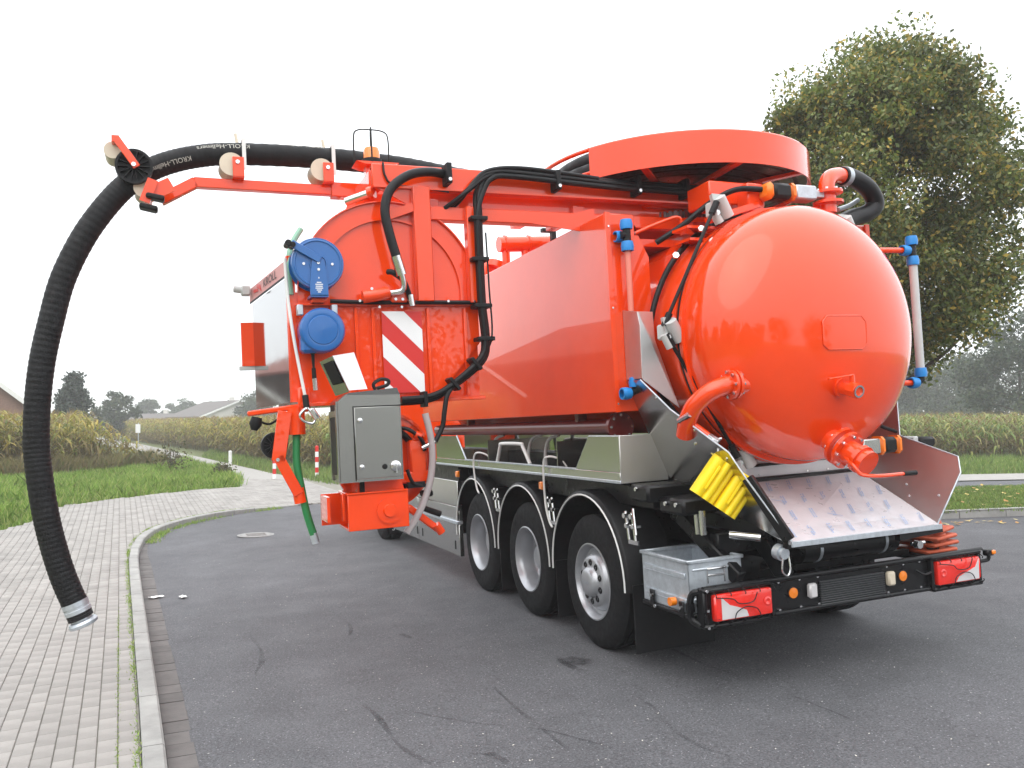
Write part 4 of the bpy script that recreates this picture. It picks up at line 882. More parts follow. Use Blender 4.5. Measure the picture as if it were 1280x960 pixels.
MB().lathe([(-0.1, 0.0001), (-0.1, 0.07), (0, 0.05), (0.1, 0.07), (0.1, 0.0001)], (-4.36, 2.2, 3.575), (0, 1, 0), 28).lathe([(-0.1, 0.0001), (-0.1, 0.06), (0.1, 0.06), (0.1, 0.0001)], (-4.55, 2.2, 3.83), (0, 1, 0), 28).pieces('hose_roller', CREAM, bm_)
mb = MB().box(-0.06, 0.06, -0.05, 0.05, -0.018, 0.018, 0.01, Matrix.Translation((-4.29, 2.05, 3.495)) @ Matrix.Rotation(R(10), 4, 'Y')).box(-0.06, 0.06, -0.05, 0.05, -0.018, 0.018, 0.01, Matrix.Translation((-4.335, 2.05, 3.42)) @ Matrix.Rotation(R(12), 4, 'Y')); mb.pieces('rubber_buffer', INK, bm_)
# beacon
bc = MB().prism([(-2.92, 1.80, 3.775), (-2.60, 1.80, 3.775), (-2.66, 1.80, 3.755), (-2.86, 1.80, 3.755)], (0, 0.20, 0)).box(-2.84, -2.70, 1.86, 1.94, 3.69, 3.757).build('beacon', RED, bm_)
bl = MB().lathe([(0, 0.068), (0.03, 0.068), (0.035, 0.062), (0.10, 0.060), (0.125, 0.052), (0.135, 0.0001)], (-2.785, 1.9, 3.777), (0, 0, 1), 24).build('beacon_lens', AMBER, bc)
MB().lathe([(0, 0.074), (0.04, 0.074), (0.04, 0.06)], (-2.785, 1.9, 3.776), (0, 0, 1), 24).build('beacon_base', PLAST, bc)
mb = MB()
for ax in (0, 1):
    d = (0.13, 0) if ax == 0 else (0.02, 0.10)
    mb.tube([(-2.785-d[0], 1.9-d[1], 3.775), (-2.785-d[0], 1.9-d[1], 3.98), (-2.785-d[0]*.75, 1.9-d[1]*.75, 4.035), (-2.785, 1.9, 4.045), (-2.785+d[0]*.75, 1.9+d[1]*.75, 4.035), (-2.785+d[0], 1.9+d[1], 3.98), (-2.785+d[0], 1.9+d[1], 3.775)], 0.006, 6)
mb.build('beacon_cage', INK, bc)
MB().tube([(-2.78, 1.58, 3.70), (-2.77, 1.57, 3.60), (-2.70, 1.57, 3.54), (-2.4, 1.57, 3.52), (-2.3, 1.57, 3.51)], 0.008, 6).build('beacon_cable', HYD, bm_)

# ---- suction hose over the boom
HP = [(0.1, 2.2, 3.80), (-0.9, 2.2, 3.76), (-1.88, 2.2, 3.80), (-2.48, 2.2, 3.87), (-3.08, 2.2, 3.90), (-3.71, 2.2, 3.89), (-4.01, 2.2, 3.85), (-4.25, 2.2, 3.77), (-4.43, 2.2, 3.655), (-4.58, 2.2, 3.50), (-4.75, 2.2, 3.25), (-4.89, 2.2, 2.95), (-4.97, 2.2, 2.66), (-5.03, 2.2, 2.39), (-5.065, 2.2, 2.12), (-5.08, 2.2, 1.85), (-5.07, 2.2, 1.64), (-5.04, 2.2, 1.37), (-5.0, 2.2, 1.15), (-4.945, 2.2, 0.93), (-4.88, 2.2, 0.74), (-4.845, 2.2, 0.64)]
HR = 0.081; HPP = catmull(HP, 26)
sh = MB().tube(HPP, HR, 28, smooth=False, radii=lambda t: HR+0.0014*math.sin(t*880)).build('suction_hose', HOSE, truck)
d = Vector((0.32, 0, -0.95)).normalized(); e0 = Vector(HP[-1])
MB().lathe([(-0.02, 0.0845), (0.012, 0.0845), (0.014, 0.0825), (0.030, 0.0825), (0.032, 0.0845), (0.058, 0.0845)], e0-d*0.10, d, 32).build('hose_clamp', GALV, sh)
MB().lathe([(-0.02, 0.066), (0.012, 0.067), (0.018, 0.086), (0.034, 0.094), (0.052, 0.090), (0.058, 0.074), (0.045, 0.062), (0.0, 0.060)], e0, d, 32).build('hose_coupling', GALV, sh)
def hose_text(s_, size, start, phi, name):
    V, F = text_verts(s_, size); L = [0]
    for p, q in zip(HPP, HPP[1:]): L.append(L[-1]+(q-p).length)
    out = []
    for v in V:
        t = start+v.x; i = max(0, min(len(HPP)-2, int(np.searchsorted(L, t))-1)); f = (t-L[i])/(L[i+1]-L[i]); p = HPP[i].lerp(HPP[i+1], f); tg = (HPP[i+1]-HPP[i]).normalized()
        side = Vector((0, -1, 0)); upv = side.cross(tg); upv = upv if upv.z > 0 or abs(upv.z) < 0.5 else -upv
        a = phi-(v.y/HR); out.append(p+(side*math.cos(a)+upv*math.sin(a))*(HR+0.0028))
    me = bpy.data.meshes.new(name); me.from_pydata(out, [], F); me.materials.append(PALEPRINT); o = bpy.data.objects.new(name, me); COL.objects.link(o); o.parent = sh
    return L[-1]
hose_text('KROLL-Hellmers', 0.052, 3.74, R(38), 'hose_lettering'); hose_text('KROLL-Hellmers', 0.048, 4.16, R(-8), 'hose_lettering'); hose_text('KROLL-Hellmers', 0.048, 3.20, R(66), 'hose_lettering')

# ---- hydraulic hoses on the boom
def hoses(name, paths, r_, seg=10):
    g = None
    for p in paths:
        o = MB().tube(p, r_, seg).build(name, HYD, truck)
    return o
y0 = 1.54
for k, (dy, dz) in enumerate(((0, 0), (-0.035, 0.02), (-0.01, 0.045), (-0.045, -0.015))):
    j = 0.012*k
    hoses('hydraulic_hose', [[(0.5, y0+0.02+dy, 3.60+dz*.6), (-0.2, y0+dy, 3.60+dz), (-1.0, y0+dy, 3.61+dz), (-1.80, y0+dy, 3.645+dz), (-2.02+j, y0+dy, 3.62+dz*.8), (-2.10+j, y0+dy, 3.50), (-2.115+dz*.5, y0+dy-0.02, 3.32), (-2.12+dz*.5, y0+dy-0.02, 3.03), (-2.12+dz*.5, y0+dy-0.02, 2.68), (-2.105+dz*.5, y0+dy-0.02, 2.42), (-2.15+dz*.4, y0+dy-0.02, 2.27-dz*.4), (-2.40, y0+dy-0.02, 2.075-dz*.4), (-2.56, y0+dy-0.02, 2.01-dz*.4), (-2.75, y0+dy-0.02, 2.0-dz*.4)]], 0.021)
for k in range(3): hoses('hydraulic_hose', [[(-1.1, 1.50+k*0.02, 3.66), (-1.7, 1.5+k*0.02, 3.70-0.015*k), (-2.0, 1.5, 3.67-0.02*k), (-2.13-0.02*k, 1.5, 3.57-0.03*k), (-2.25-0.05*k, 1.6, 3.42-0.02*k), (-2.42, 1.9, 3.34), (-2.6, 2.2, 3.3)]], 0.016)
for p in ((-2.12, 3.30), (-2.125, 3.0), (-2.12, 2.66), (-2.11, 2.42)): MB().box(p[0]-0.06, p[0]+0.07, 1.45, 1.57, p[1]-0.015, p[1]+0.015, 0.005).build('hose_bracket', PLAST, truck)
for x, z in ((-2.19, 2.24), (-2.36, 2.10), (-2.58, 2.0)): MB().box(-0.055, 0.055, 1.45, 1.57, -0.014, 0.014, 0.005, Matrix.Translation((x, 0, z)) @ Matrix.Rotation(R(50 if x > -2.5 else 90), 4, 'Y')).build('hose_bracket', PLAST, truck)
for x in (-2.32, -1.45, -0.75, -0.3): 
    c_ = MB().box(x-0.02, x+0.02, 1.47, 1.60, 3.55, 3.70, 0.004).build('hose_bracket', PLAST, truck); MB().bolts([(x, 1.468, 3.575)], (0, -1, 0), 0.014, 0.01).build('bolt', CHROME, c_)
MB().tube([(-2.30, 1.56, 3.63), (-2.45, 1.52, 3.635), (-2.62, 1.48, 3.59), (-2.76, 1.47, 3.48), (-2.81, 1.46, 3.33), (-2.79, 1.45, 3.17), (-2.745, 1.44, 2.98)], 0.033, 14).build('feed_hose', HYD, truck)
MB().cyl((-2.755, 1.44, 3.00), (-2.715, 1.45, 2.87), 0.038, seg=16).tube([(-2.715, 1.45, 2.88), (-2.70, 1.46, 2.81), (-2.71, 1.47, 2.765), (-2.76, 1.5, 2.755), (-2.80, 1.53, 2.755)], 0.022, 12).build('hose_union', CHROME, truck)
MB().tube([(-2.80, 1.50, 2.90), (-2.77, 1.47, 2.89), (-2.70, 1.48, 2.84), (-2.66, 1.5, 2.76), (-2.64, 1.5, 2.68)], 0.02, 10).build('pressure_hose', HYD, truck); MB().cyl((-2.645, 1.5, 2.74), (-2.635, 1.5, 2.66), 0.024, seg=12).build('hose_union', CHROME, truck)
mb = MB().tube([(-2.98, 1.52, 2.725), (-2.88, 1.52, 2.74), (-2.80, 1.53, 2.76)], 0.045, 12).box(-2.78, -2.66, 1.52, 1.6, 2.69, 2.78, 0.01); rj = mb.build('rotary_joint', RED, truck)
MB().bolts([(-2.92, 1.5, 2.78), (-2.75, 1.515, 2.71), (-2.70, 1.515, 2.71)], (0, -1, 0), 0.011, 0.01).build('bolt', CHROME, rj)
# ---- high-pressure hose reel hanging under the boom
rl = bpy.data.objects.new('hose_reel', None); COL.objects.link(rl); rl.parent = truck
CX, CZ, AR_ = -2.76, 2.77, 0.65
outl = [(CX+AR_*math.cos(R(a)), CZ+AR_*math.sin(R(a))) for a in range(0, 181, 6)]+[(-3.41, 2.0), (-2.465, 2.0), (-2.11, 2.40)]
MB().prism([(x, 1.60, z) for x, z in outl], (0, 0.02, 0)).build('end_plate', RED, rl)
arc = lambda r0, r1, ya, yb, a0=0, a1=180: (lambda mb: [mb.prism([(CX+r0*math.cos(R(a0+(a1-a0)*k/40)), ya, CZ+r0*math.sin(R(a0+(a1-a0)*k/40))), (CX+r1*math.cos(R(a0+(a1-a0)*k/40)), ya, CZ+r1*math.sin(R(a0+(a1-a0)*k/40))), (CX+r1*math.cos(R(a0+(a1-a0)*(k+1)/40)), ya, CZ+r1*math.sin(R(a0+(a1-a0)*(k+1)/40))), (CX+r0*math.cos(R(a0+(a1-a0)*(k+1)/40)), ya, CZ+r0*math.sin(R(a0+(a1-a0)*(k+1)/40)))], (0, yb-ya, 0)) for k in range(40)] and mb)(MB())
arc(AR_-0.004, AR_+0.004, 1.575, 1.60).build('outer_rim', RED, rl, ang=20); arc(0.515, 0.530, 1.578, 1.60, -8, 188).build('inner_rim', RED, rl, ang=20)
MB().lathe([(1.62, 0.02), (1.62, AR_-0.01), (2.72, AR_-0.01), (2.72, 0.02)], (CX, 0, CZ), (0, 1, 0), 72).build('drum_cover', RED, rl)
MB().prism([(-3.44, 1.62, 2.0), (-2.12, 1.62, 2.0), (-2.12, 1.62, CZ), (-3.44, 1.62, CZ)], (0, 1.1, 0)).build('lower_casing', RED, rl)
MB().lathe([(1.7, 0.28), (2.6, 0.28)], (CX, 0, 2.3), (0, 1, 0), 32).build('drum', RED, rl)
for x in (-3.02, -2.90, -2.50, -2.22): MB().box(x-0.012, x+0.012, 1.575, 1.60, 2.02, 2.66, 0.003).build('stiffener', RED, rl)
MB().box(-3.42, -2.10, 1.55, 1.60, 1.985, 2.01, 0.004).box(-3.43, -2.10, 1.56, 1.60, 2.672, 2.684, 0.002).build('ledge', RED, rl)
MB().tube([(-3.20, 1.545, 2.70), (-2.9, 1.545, 2.692), (-2.5, 1.545, 2.694), (-2.14, 1.545, 2.694)], 0.015, 8).build('rail_cable', HYD, rl)
MB().bolts([(x, 1.53, 2.70) for x in (-3.30, -3.0, -2.62, -2.36, -2.16)]+[(x, 1.55, 2.66) for x in (-2.86, -2.70)], (0, -1, 0), 0.010, 0.010).build('bolt', CHROME, rl)
for x0, x1, z0, z1 in ((-2.585, -2.46, 2.70, 3.53), (-2.19, -2.13, 2.69, 3.40)): MB().box(x0, x1, 1.52, 1.60, z0, z1, 0.006).build('hanger_post', RED, rl)
MB().bar((-2.58, 1.56, 3.38), (-2.80, 1.58, 3.30), 0.05, 0.06).box(-2.9, -2.45, 1.7, 2.7, 3.38, 3.44).build('hanger_brace', RED, rl)
# warning board, stripes as separate sheeting
wb = MB().box(-2.842, -2.552, 1.570, 1.574, 2.055, 2.632).build('warning_board', RREFL, rl)
bx0, bx1, bz0, bz1 = -2.842, -2.552, 2.055, 2.632; W_, H_ = bx1-bx0, bz1-bz0
def clip_stripe(c0, c1):            # region c0 < (z-bz1)+(x-bx0) < c1 of the board
    poly = [(bx0, bz0), (bx1, bz0), (bx1, bz1), (bx0, bz1)]
    for sgn, c in ((1, c0), (-1, c1)):
        out = []
        for i in range(len(poly)):
            p, q = poly[i], poly[(i+1) % len(poly)]
            fp_, fq = sgn*((p[1]-bz1)+(p[0]-bx0)-c), sgn*((q[1]-bz1)+(q[0]-bx0)-c)
            if fp_ >= 0: out.append(p)
            if fp_*fq < 0: t = fp_/(fp_-fq); out.append((p[0]+(q[0]-p[0])*t, p[1]+(q[1]-p[1])*t))
        poly = out
        if len(poly) < 3: return None
    return poly
for c0, c1 in ((0.0, 0.16), (-0.32, -0.16), (-0.64, -0.48)):
    p = clip_stripe(c0, c1)
    if p: MB().prism([(x, 1.5685, z) for x, z in p], (0, 0.0014, 0)).build('white_stripe', WREFL, wb)
# polished side cover, name plate, far warning flap
def sp(t, z, o=0.0): return (-3.475-0.13*t-o, 1.62+1.16*t, z)
cv = MB().prism([sp(0.0, 2.02), sp(1, 2.02), sp(1, 2.86), sp(0.0, 2.87)], (0.02, 0.003, 0)).build('side_cover', MIRROR, rl)
MB().prism([sp(-0.01, 2.02), sp(0.02, 2.02, 0.004), sp(0.02, 3.02, 0.004), sp(-0.01, 3.02)], (0.05, 0, 0)).build('cover_frame', RED, rl)
np_ = MB().prism([sp(0.02, 2.89, .006), sp(1.06, 2.88, .006), sp(1.06, 2.985, .006), sp(0.02, 2.99, .006)], (0.012, 0.002, 0)).build('name_plate', mat('pale_red_name_plate', (0.62, 0.30, 0.29), 0.5, spec=0.2), rl)
sdv = (Vector(sp(0, 0))-Vector(sp(1, 0))).normalized()
MB().prism([sp(0.02, 2.878, .007), sp(1.06, 2.868, .007), sp(1.06, 2.880, .007), sp(0.02, 2.890, .007)], (0.008, 0.002, 0)).build('plate_trim', INK, np_)
lettering('name_lettering', 'KROLL', 0.085, sp(0.60, 2.915, 0.010), sdv, (0, 0, 1), INK, np_, 1.7)
mb = MB().prism([sp(0.78, 2.975, .012), sp(0.70, 2.96, .012), sp(0.66, 2.90, .012), sp(0.72, 2.93, .012), sp(0.80, 2.95, .012)], (0.003, 0, 0)).prism([sp(0.80, 2.945, .011), sp(0.90, 2.955, .011), sp(0.90, 2.925, .011), sp(0.75, 2.918, .011)], (0.003, 0, 0)); mb.build('name_emblem', RREFL, np_)
MB().prism([(-3.70, 2.80, 2.36), (-3.555, 2.78, 2.36), (-3.555, 2.78, 2.71), (-3.70, 2.80, 2.71)], (0, 0.06, 0)).build('far_flap', RED, rl)
MB().box(-3.72, -3.60, 2.80, 2.86, 2.33, 2.36).build('flap_foot', GREY, rl)
MB().cyl((-3.64, 2.75, 2.96), (-3.74, 2.78, 2.98), 0.03, seg=12).box(-3.69, -3.62, 2.72, 2.80, 2.92, 3.0, 0.01).build('end_lamp', GREY, rl)
MB().tube([(-3.49, 1.56, 2.99), (-3.48, 1.55, 2.7), (-3.45, 1.53, 2.4), (-3.40, 1.51, 2.05)], 0.011, 8).build('guide_tube', WHITE, rl)
MB().tube([(-3.40, 1.51, 2.06), (-3.395, 1.50, 1.98)], 0.022, 10, smooth=False).build('tube_end', INK, rl)
MB().tube([(-3.395, 1.5, 1.98), (-3.44, 1.5, 1.93), (-3.42, 1.5, 1.89), (-3.36, 1.5, 1.87), (-3.34, 1.5, 1.91), (-3.37, 1.5, 1.95), (-3.395, 1.5, 1.98)], 0.009, 8).build('snap_hook', CHROME, rl)
MB().cyl((-3.365, 1.48, 1.96), (-3.33, 1.48, 1.90), 0.022, seg=10).build('coupling', CHROME, rl)
MB().tube([(-3.36, 1.66, 3.22), (-3.43, 1.64, 3.10), (-3.46, 1.62, 2.95), (-3.455, 1.60, 2.75)], 0.02, 8).build('guide_hose', mat('pale_green_hose', (0.25, 0.45, 0.33), 0.5), rl)
# foot bar, hose guide with roller and green hose
MB().bar((-3.76, 1.68, 1.955), (-3.36, 1.62, 1.995), 0.05, 0.035, 0.008).box(-3.44, -3.36, 1.56, 1.68, 1.95, 2.12, 0.015).build('foot_bar', RED, rl)
wl_ = MB().lathe([(0, 0.035), (0.05, 0.042), (0.09, 0.02), (0.09, 0.0001)], (-3.70, 1.68, 1.93), (-0.25, 0, -1), 16).build('work_lamp', PLAST, rl)
MB().tube([(-3.68, 1.68, 1.9), (-3.62, 1.68, 1.88), (-3.55, 1.67, 1.92)], 0.008, 6).build('lamp_cable', HYD, rl)
hg = MB().bar((-3.53, 1.56, 1.96), (-3.585, 1.56, 1.63), 0.014, 0.09, 0.003).bar((-3.585, 1.56, 1.66), (-3.46, 1.56, 1.40), 0.014, 0.07, 0.003).cyl((-3.45, 1.62, 1.98), (-3.45, 1.62, 1.80), 0.058, seg=20).cyl((-3.46, 1.6, 1.44), (-3.445, 1.6, 1.34), 0.042, seg=16).build('hose_guide', RED, rl)
spoked(1.60, -3.60, 1.735, 0.088, 'guide_roller', rl); MB().bolts([(-3.59, 1.552, 1.64)], (0, -1, 0), 0.013, 0.01).build('bolt', CHROME, hg)
gh = MB().tube([(-3.45, 1.62, 1.82), (-3.46, 1.61, 1.62), (-3.44, 1.6, 1.45), (-3.41, 1.6, 1.27), (-3.37, 1.6, 1.12)], 0.026, 14).build('pressure_hose', GREENH, rl)
MB().cyl((-3.372, 1.6, 1.13), (-3.355, 1.6, 1.06), 0.026, seg=14).build('hose_nozzle', GALV, rl)
# blue air-hose reel and blue cable reel
br = MB().lathe([(0, 0.0001), (0, 0.165), (-0.012, 0.178), (-0.03, 0.172), (-0.03, 0.0001)], (-3.285, 1.50, 2.945), (0, 1, 0), 48).lathe([(0, 0.0001), (0, 0.178), (0.03, 0.178), (0.03, 0.0001)], (-3.285, 1.59, 2.945), (0, 1, 0), 40).build('air_hose_reel', BLUE, rl)
MB().lathe([(0, 0.12), (0.06, 0.12)], (-3.285, 1.52, 2.945), (0, 1, 0), 32).build('reel_core', HYD, br)
MB().lathe([(0, 0.148), (-0.004, 0.152), (-0.004, 0.158), (0, 0.162)], (-3.285, 1.468, 2.945), (0, 1, 0), 48).lathe([(0, 0.05), (-0.006, 0.052), (-0.006, 0.058), (0, 0.06)], (-3.285, 1.468, 2.945), (0, 1, 0), 32).build('pressed_rib', BLUE, br)
MB().prism([(-3.345, 1.455, 2.72), (-3.225, 1.455, 2.72), (-3.225, 1.455, 2.80), (-3.245, 1.455, 2.97), (-3.325, 1.455, 2.97), (-3.345, 1.455, 2.80)], (0, 0.012, 0)).bar((-3.27, 1.45, 2.965), (-3.46, 1.45, 3.075), 0.014, 0.05, 0.003).box(-3.345, -3.225, 1.455, 1.62, 2.715, 2.73).build('reel_stand', BLUE, br)
MB().bolts([(-3.285, 1.455, 2.945), (-3.285, 1.455, 2.98), (-3.31, 1.455, 3.0), (-3.285, 1.455, 2.90), (-3.38, 1.47, 2.94), (-3.19, 1.47, 2.94)], (0, -1, 0), 0.010, 0.008).build('bolt', CHROME, br)
MB().cyl((-3.48, 1.42, 3.07), (-3.48, 1.52, 3.07), 0.022, seg=12).cyl((-3.45, 1.42, 3.06), (-3.45, 1.52, 3.06), 0.018, seg=12).build('guide_rollers', PLAST, br)
mb = MB()
for k, ww in enumerate((.02, .035, .05, .045, .05, .03)): mb.box(-3.285-ww/2, -3.285+ww/2, 1.4535, 1.455, 2.745+k*0.013, 2.751+k*0.013)
mb.face([(-3.29, 1.4536, 2.84), (-3.28, 1.4536, 2.84), (-3.285, 1.4536, 2.852)]); mb.build('reel_print', WREFL, br)
MB().box(-3.33, -3.24, 1.50, 1.60, 2.685, 2.715, 0.003).build('reel_foot', RED, br)
cr = MB().lathe([(0.12, 0.0001), (0.12, 0.15), (0.0, 0.152), (-0.02, 0.14), (-0.026, 0.11), (-0.024, 0.10), (-0.03, 0.095), (-0.034, 0.0001)], (-3.275, 1.46, 2.49), (0, 1, 0), 48).box(-3.42, -3.30, 1.455, 1.57, 2.34, 2.46, 0.02).build('cable_reel', BLUE, rl, ang=30)
MB().box(-3.43, -3.39, 1.50, 1.56, 2.60, 2.67, 0.004).box(-3.20, -3.16, 1.50, 1.56, 2.60, 2.67, 0.004).build('reel_lug', GALV, cr)
MB().lathe([(0, 0.03), (0.03, 0.012), (0.12, 0.008), (0.12, 0.014), (0.20, 0.016)], (-3.34, 1.50, 2.36), (0.02, 0, -1), 12).build('cable_grip', INK, cr); MB().cyl((-3.335, 1.5, 2.17), (-3.33, 1.5, 2.09), 0.018, seg=12).build('coupling', CHROME, cr)
# control cabinet with tilted display
cb = bpy.data.objects.new('control_cabinet', None); COL.objects.link(cb); cb.parent = truck
x0, x1, yf, yb_, z0, z1 = -3.245, -2.835, 1.18, 1.46, 1.475, 2.05
MB().prism([(x0, yf, z0), (x1, yf, z0), (x1, yf, 2.03), (x0+0.06, yf, 2.045), (x0, yf, 2.0)], (0, yb_-yf, 0)).build('casing', STEEL, cb)
MB().prism([(x0+0.01, yf+0.01, 2.0), (x0+0.075, yf-0.004, 2.052), (x1-0.02, yf-0.004, 2.075), (x1, yf, 2.03), (x1, yf, 2.0)], (0, yb_-yf, 0)).build('hood', STEEL, cb)
dr = MB().box(x0+0.10, x1-0.006, yf-0.012, yf-0.001, z0+0.02, 1.955, 0.003).build('door', STEEL, cb)
MB().box(x0+0.094, x0+0.099, yf-0.006, yf-0.001, z0+0.01, 1.965).box(x0+0.094, x1, yf-0.006, yf-0.001, 1.957, 1.963).build('door_gap', INK, cb)
for z in (1.87, 1.57): MB().lathe([(0, 0.018), (-0.01, 0.017), (-0.014, 0.0001)], (x0+0.135, yf-0.012, z), (0, 1, 0), 16).build('door_fastener', CHROME, cb)
MB().lathe([(0, 0.036), (-0.016, 0.034), (-0.02, 0.026), (-0.02, 0.0001)], (x1-0.055, yf-0.012, 1.565), (0, 1, 0), 24).box(x1-0.059, x1-0.051, yf-0.045, yf-0.03, 1.52, 1.572).build('key_lock', CHROME, cb)
MB().lathe([(0, 0.018), (-0.006, 0.017), (-0.008, 0.0001)], (x1-0.125, yf-0.012, 1.565), (0, 1, 0), 16).build('knob', INK, cb)
MB().box(x0-0.008, x0-0.001, yf+0.05, yb_-0.04, z0+0.05, 1.98).build('side_opening', INK, cb); MB().box(x0-0.012, x0-0.001, yf+0.01, yf+0.05, z0+0.01, 2.0).box(x0-0.012, x0-0.001, yf+0.05, yb_, 1.90, 1.94).box(x0-0.012, x0-0.001, yb_-0.04, yb_, z0+0.01, 1.90).build('side_frame', STEEL, cb)
MB().prism([(-3.16, 1.22, 2.07), (-3.04, 1.22, 2.075), (-3.11, 1.26, 2.32), (-3.25, 1.26, 2.30)], (0, 0.015, 0)).build('display_back', FILM, cb)
MB().prism([(-3.16, 1.235, 2.06), (-3.25, 1.275, 2.30), (-3.32, 1.36, 2.27), (-3.23, 1.33, 2.04)], (0.004, 0.004, 0)).build('display_side', STEEL, cb)
MB().prism([(-3.195, 1.245, 2.12), (-3.25, 1.268, 2.27), (-3.30, 1.33, 2.25), (-3.245, 1.31, 2.11)], (-0.004, -0.004, 0)).build('display_panel', INK, cb)
MB().tube([(-2.97, 1.3, 2.07), (-2.98, 1.3, 2.11), (-2.93, 1.3, 2.14), (-2.88, 1.3, 2.13), (-2.89, 1.3, 2.10), (-2.96, 1.3, 2.08)], 0.012, 8).build('loose_cable', HYD, cb)
# swivel drive under the reel
sw = MB().lathe([(0, 0.0001), (0, 0.34), (0.05, 0.34), (0.05, 0.0001)], (-2.86, 1.62, 1.585), (0, 1, 0), 56).lathe([(-0.02, 0.325), (-0.02, 0.345), (0.02, 0.345)], (-2.86, 1.62, 1.585), (0, 1, 0), 56).build('swivel_drive', RED, truck)
MB().lathe([(-0.02, 0.20), (-0.05, 0.22), (-0.05, 0.24), (-0.02, 0.25)], (-2.86, 1.62, 1.585), (0, 1, 0), 40).build('drive_ring', PLAST, sw)
MB().box(-2.70, -2.58, 1.5, 1.6, 1.48, 1.72, 0.012).box(-2.78, -2.56, 1.5, 1.58, 1.42, 1.50, 0.01).cyl((-2.62, 1.5, 1.74), (-2.66, 1.5, 1.76), 0.03).build('drive_motor', RED, sw)
MB().tube([(-2.84, 1.55, 1.80), (-2.72, 1.5, 1.80), (-2.62, 1.48, 1.72), (-2.6, 1.48, 1.64)], 0.014, 8).tube([(-2.74, 1.45, 1.52), (-2.70, 1.44, 1.42), (-2.60, 1.46, 1.40)], 0.013, 8).box(-2.74, -2.62, 1.44, 1.48, 1.39, 1.43).build('drive_hose', HYD, sw)
MB().box(-2.62, -2.54, 1.52, 1.60, 1.315, 1.36, 0.01).build('cable_clamp', PLAST, sw)
ft = MB().box(-3.20, -2.80, 1.22, 1.24, 1.16, 1.40, 0.004).box(-3.20, -2.80, 1.22, 1.56, 1.385, 1.405, 0.003).box(-3.20, -2.80, 1.24, 1.56, 1.16, 1.18, 0.003).box(-3.32, -3.30, 1.30, 1.56, 1.22, 1.385).box(-3.32, -2.80, 1.54, 1.56, 1.18, 1.39).box(-3.22, -3.20, 1.30, 1.36, 1.22, 1.40, 0.004).prism([(-3.12, 1.32, 1.40), (-2.80, 1.32, 1.40), (-2.86, 1.32, 1.60), (-3.06, 1.32, 1.60)], (0, 0.2, 0)).build('foot_box', RED, truck)
MB().lathe([(0, 0.085), (-0.012, 0.085), (-0.012, 0.045), (-0.03, 0.04), (-0.03, 0.0001)], (-2.93, 1.22, 1.275), (0, 1, 0), 28).build('bearing_cap', RED, ft)
MB().box(-3.10, -3.07, 1.30, 1.33, 1.38, 1.50).build('stay', INK, ft)
MB().tube([(-2.59, 1.46, 1.90), (-2.555, 1.45, 1.68), (-2.575, 1.45, 1.45), (-2.66, 1.44, 1.24), (-2.77, 1.43, 1.09)], 0.024, 12).build('drain_hose', CLEAR, truck)
MB().tube([(-2.36, 1.49, 2.10), (-2.42, 1.47, 2.02), (-2.45, 1.46, 1.90), (-2.47, 1.46, 1.80), (-2.53, 1.45, 1.70)], 0.018, 10).build('drive_hose', HYD, truck); MB().cyl((-2.53, 1.45, 1.70), (-2.62, 1.47, 1.66), 0.016, seg=10).build('hose_union', CHROME, truck)
rm = MB().bar((-2.74, 1.5, 1.26), (-2.52, 1.52, 1.08), 0.05, 0.05, 0.01).cyl((-2.54, 1.49, 1.12), (-2.50, 1.5, 1.06), 0.03, seg=12).build('ram', RED, truck); MB().cyl((-2.62, 1.56, 1.24), (-2.48, 1.58, 1.18), 0.022, seg=10).build('ram_grip', INK, rm)
MB().tube([(-2.22, 1.50, 2.24), (-2.06, 1.49, 2.40), (-2.055, 1.49, 2.8), (-2.06, 1.49, 3.2)], 0.007, 6).build('control_cable', HYD, truck)

# ---- pipework on top of the tank ahead of the boom
pw_ = MB().cyl((-0.86, 4.3, 3.74), (-0.25, 4.3, 3.77), 0.085, seg=24).cyl((-0.80, 4.3, 3.745), (-0.78, 4.3, 3.745), 0.10, seg=24).cyl((-0.52, 4.3, 3.755), (-0.50, 4.3, 3.755), 0.10, seg=24).tube([(-1.15, 4.2, 3.30), (-1.08, 4.25, 3.42), (-0.95, 4.3, 3.50), (-0.8, 4.3, 3.45)], 0.085, 14).cyl((-0.78, 4.3, 3.2), (-0.78, 4.3, 3.70), 0.045).cyl((-0.55, 4.3, 3.2), (-0.55, 4.3, 3.70), 0.045).cyl((-0.95, 4.2, 3.46), (-0.93, 4.2, 3.52), 0.11, seg=20).build('vacuum_pipework', RED, truck)
MB().box(-0.35, -0.3, 4.0, 4.06, 3.25, 3.86).box(-0.46, -0.3, 4.0, 4.06, 3.83, 3.87).build('pipe_bracket', PLAST, truck)

# ---- cab, hidden behind the reel from the standpoint
cab = bpy.data.objects.new('cab', None); COL.objects.link(cab); cab.parent = truck
MB().prism([(-1.2, 8.75, 1.0), (-1.2, 8.75, 3.2), (-1.2, 8.95, 3.35), (-1.2, 10.3, 3.30), (-1.2, 10.75, 2.4), (-1.2, 10.85, 1.0)], (2.4, 0, 0)).build('shell', RED, cab)
MB().box(-1.19, 1.19, 8.8, 10.84, 0.45, 0.99, 0.03).build('sill', PLAST, cab)
MB().prism([(-1.205, 9.1, 2.1), (-1.205, 9.1, 2.95), (-1.205, 10.2, 2.95), (-1.205, 10.5, 2.3), (-1.205, 10.4, 2.1)], (0.01, 0, 0)).build('side_window', GLASS, cab)
MB().prism([(1.195, 9.1, 2.1), (1.195, 9.1, 2.95), (1.195, 10.2, 2.95), (1.195, 10.5, 2.3), (1.195, 10.4, 2.1)], (0.01, 0, 0)).build('side_window', GLASS, cab)
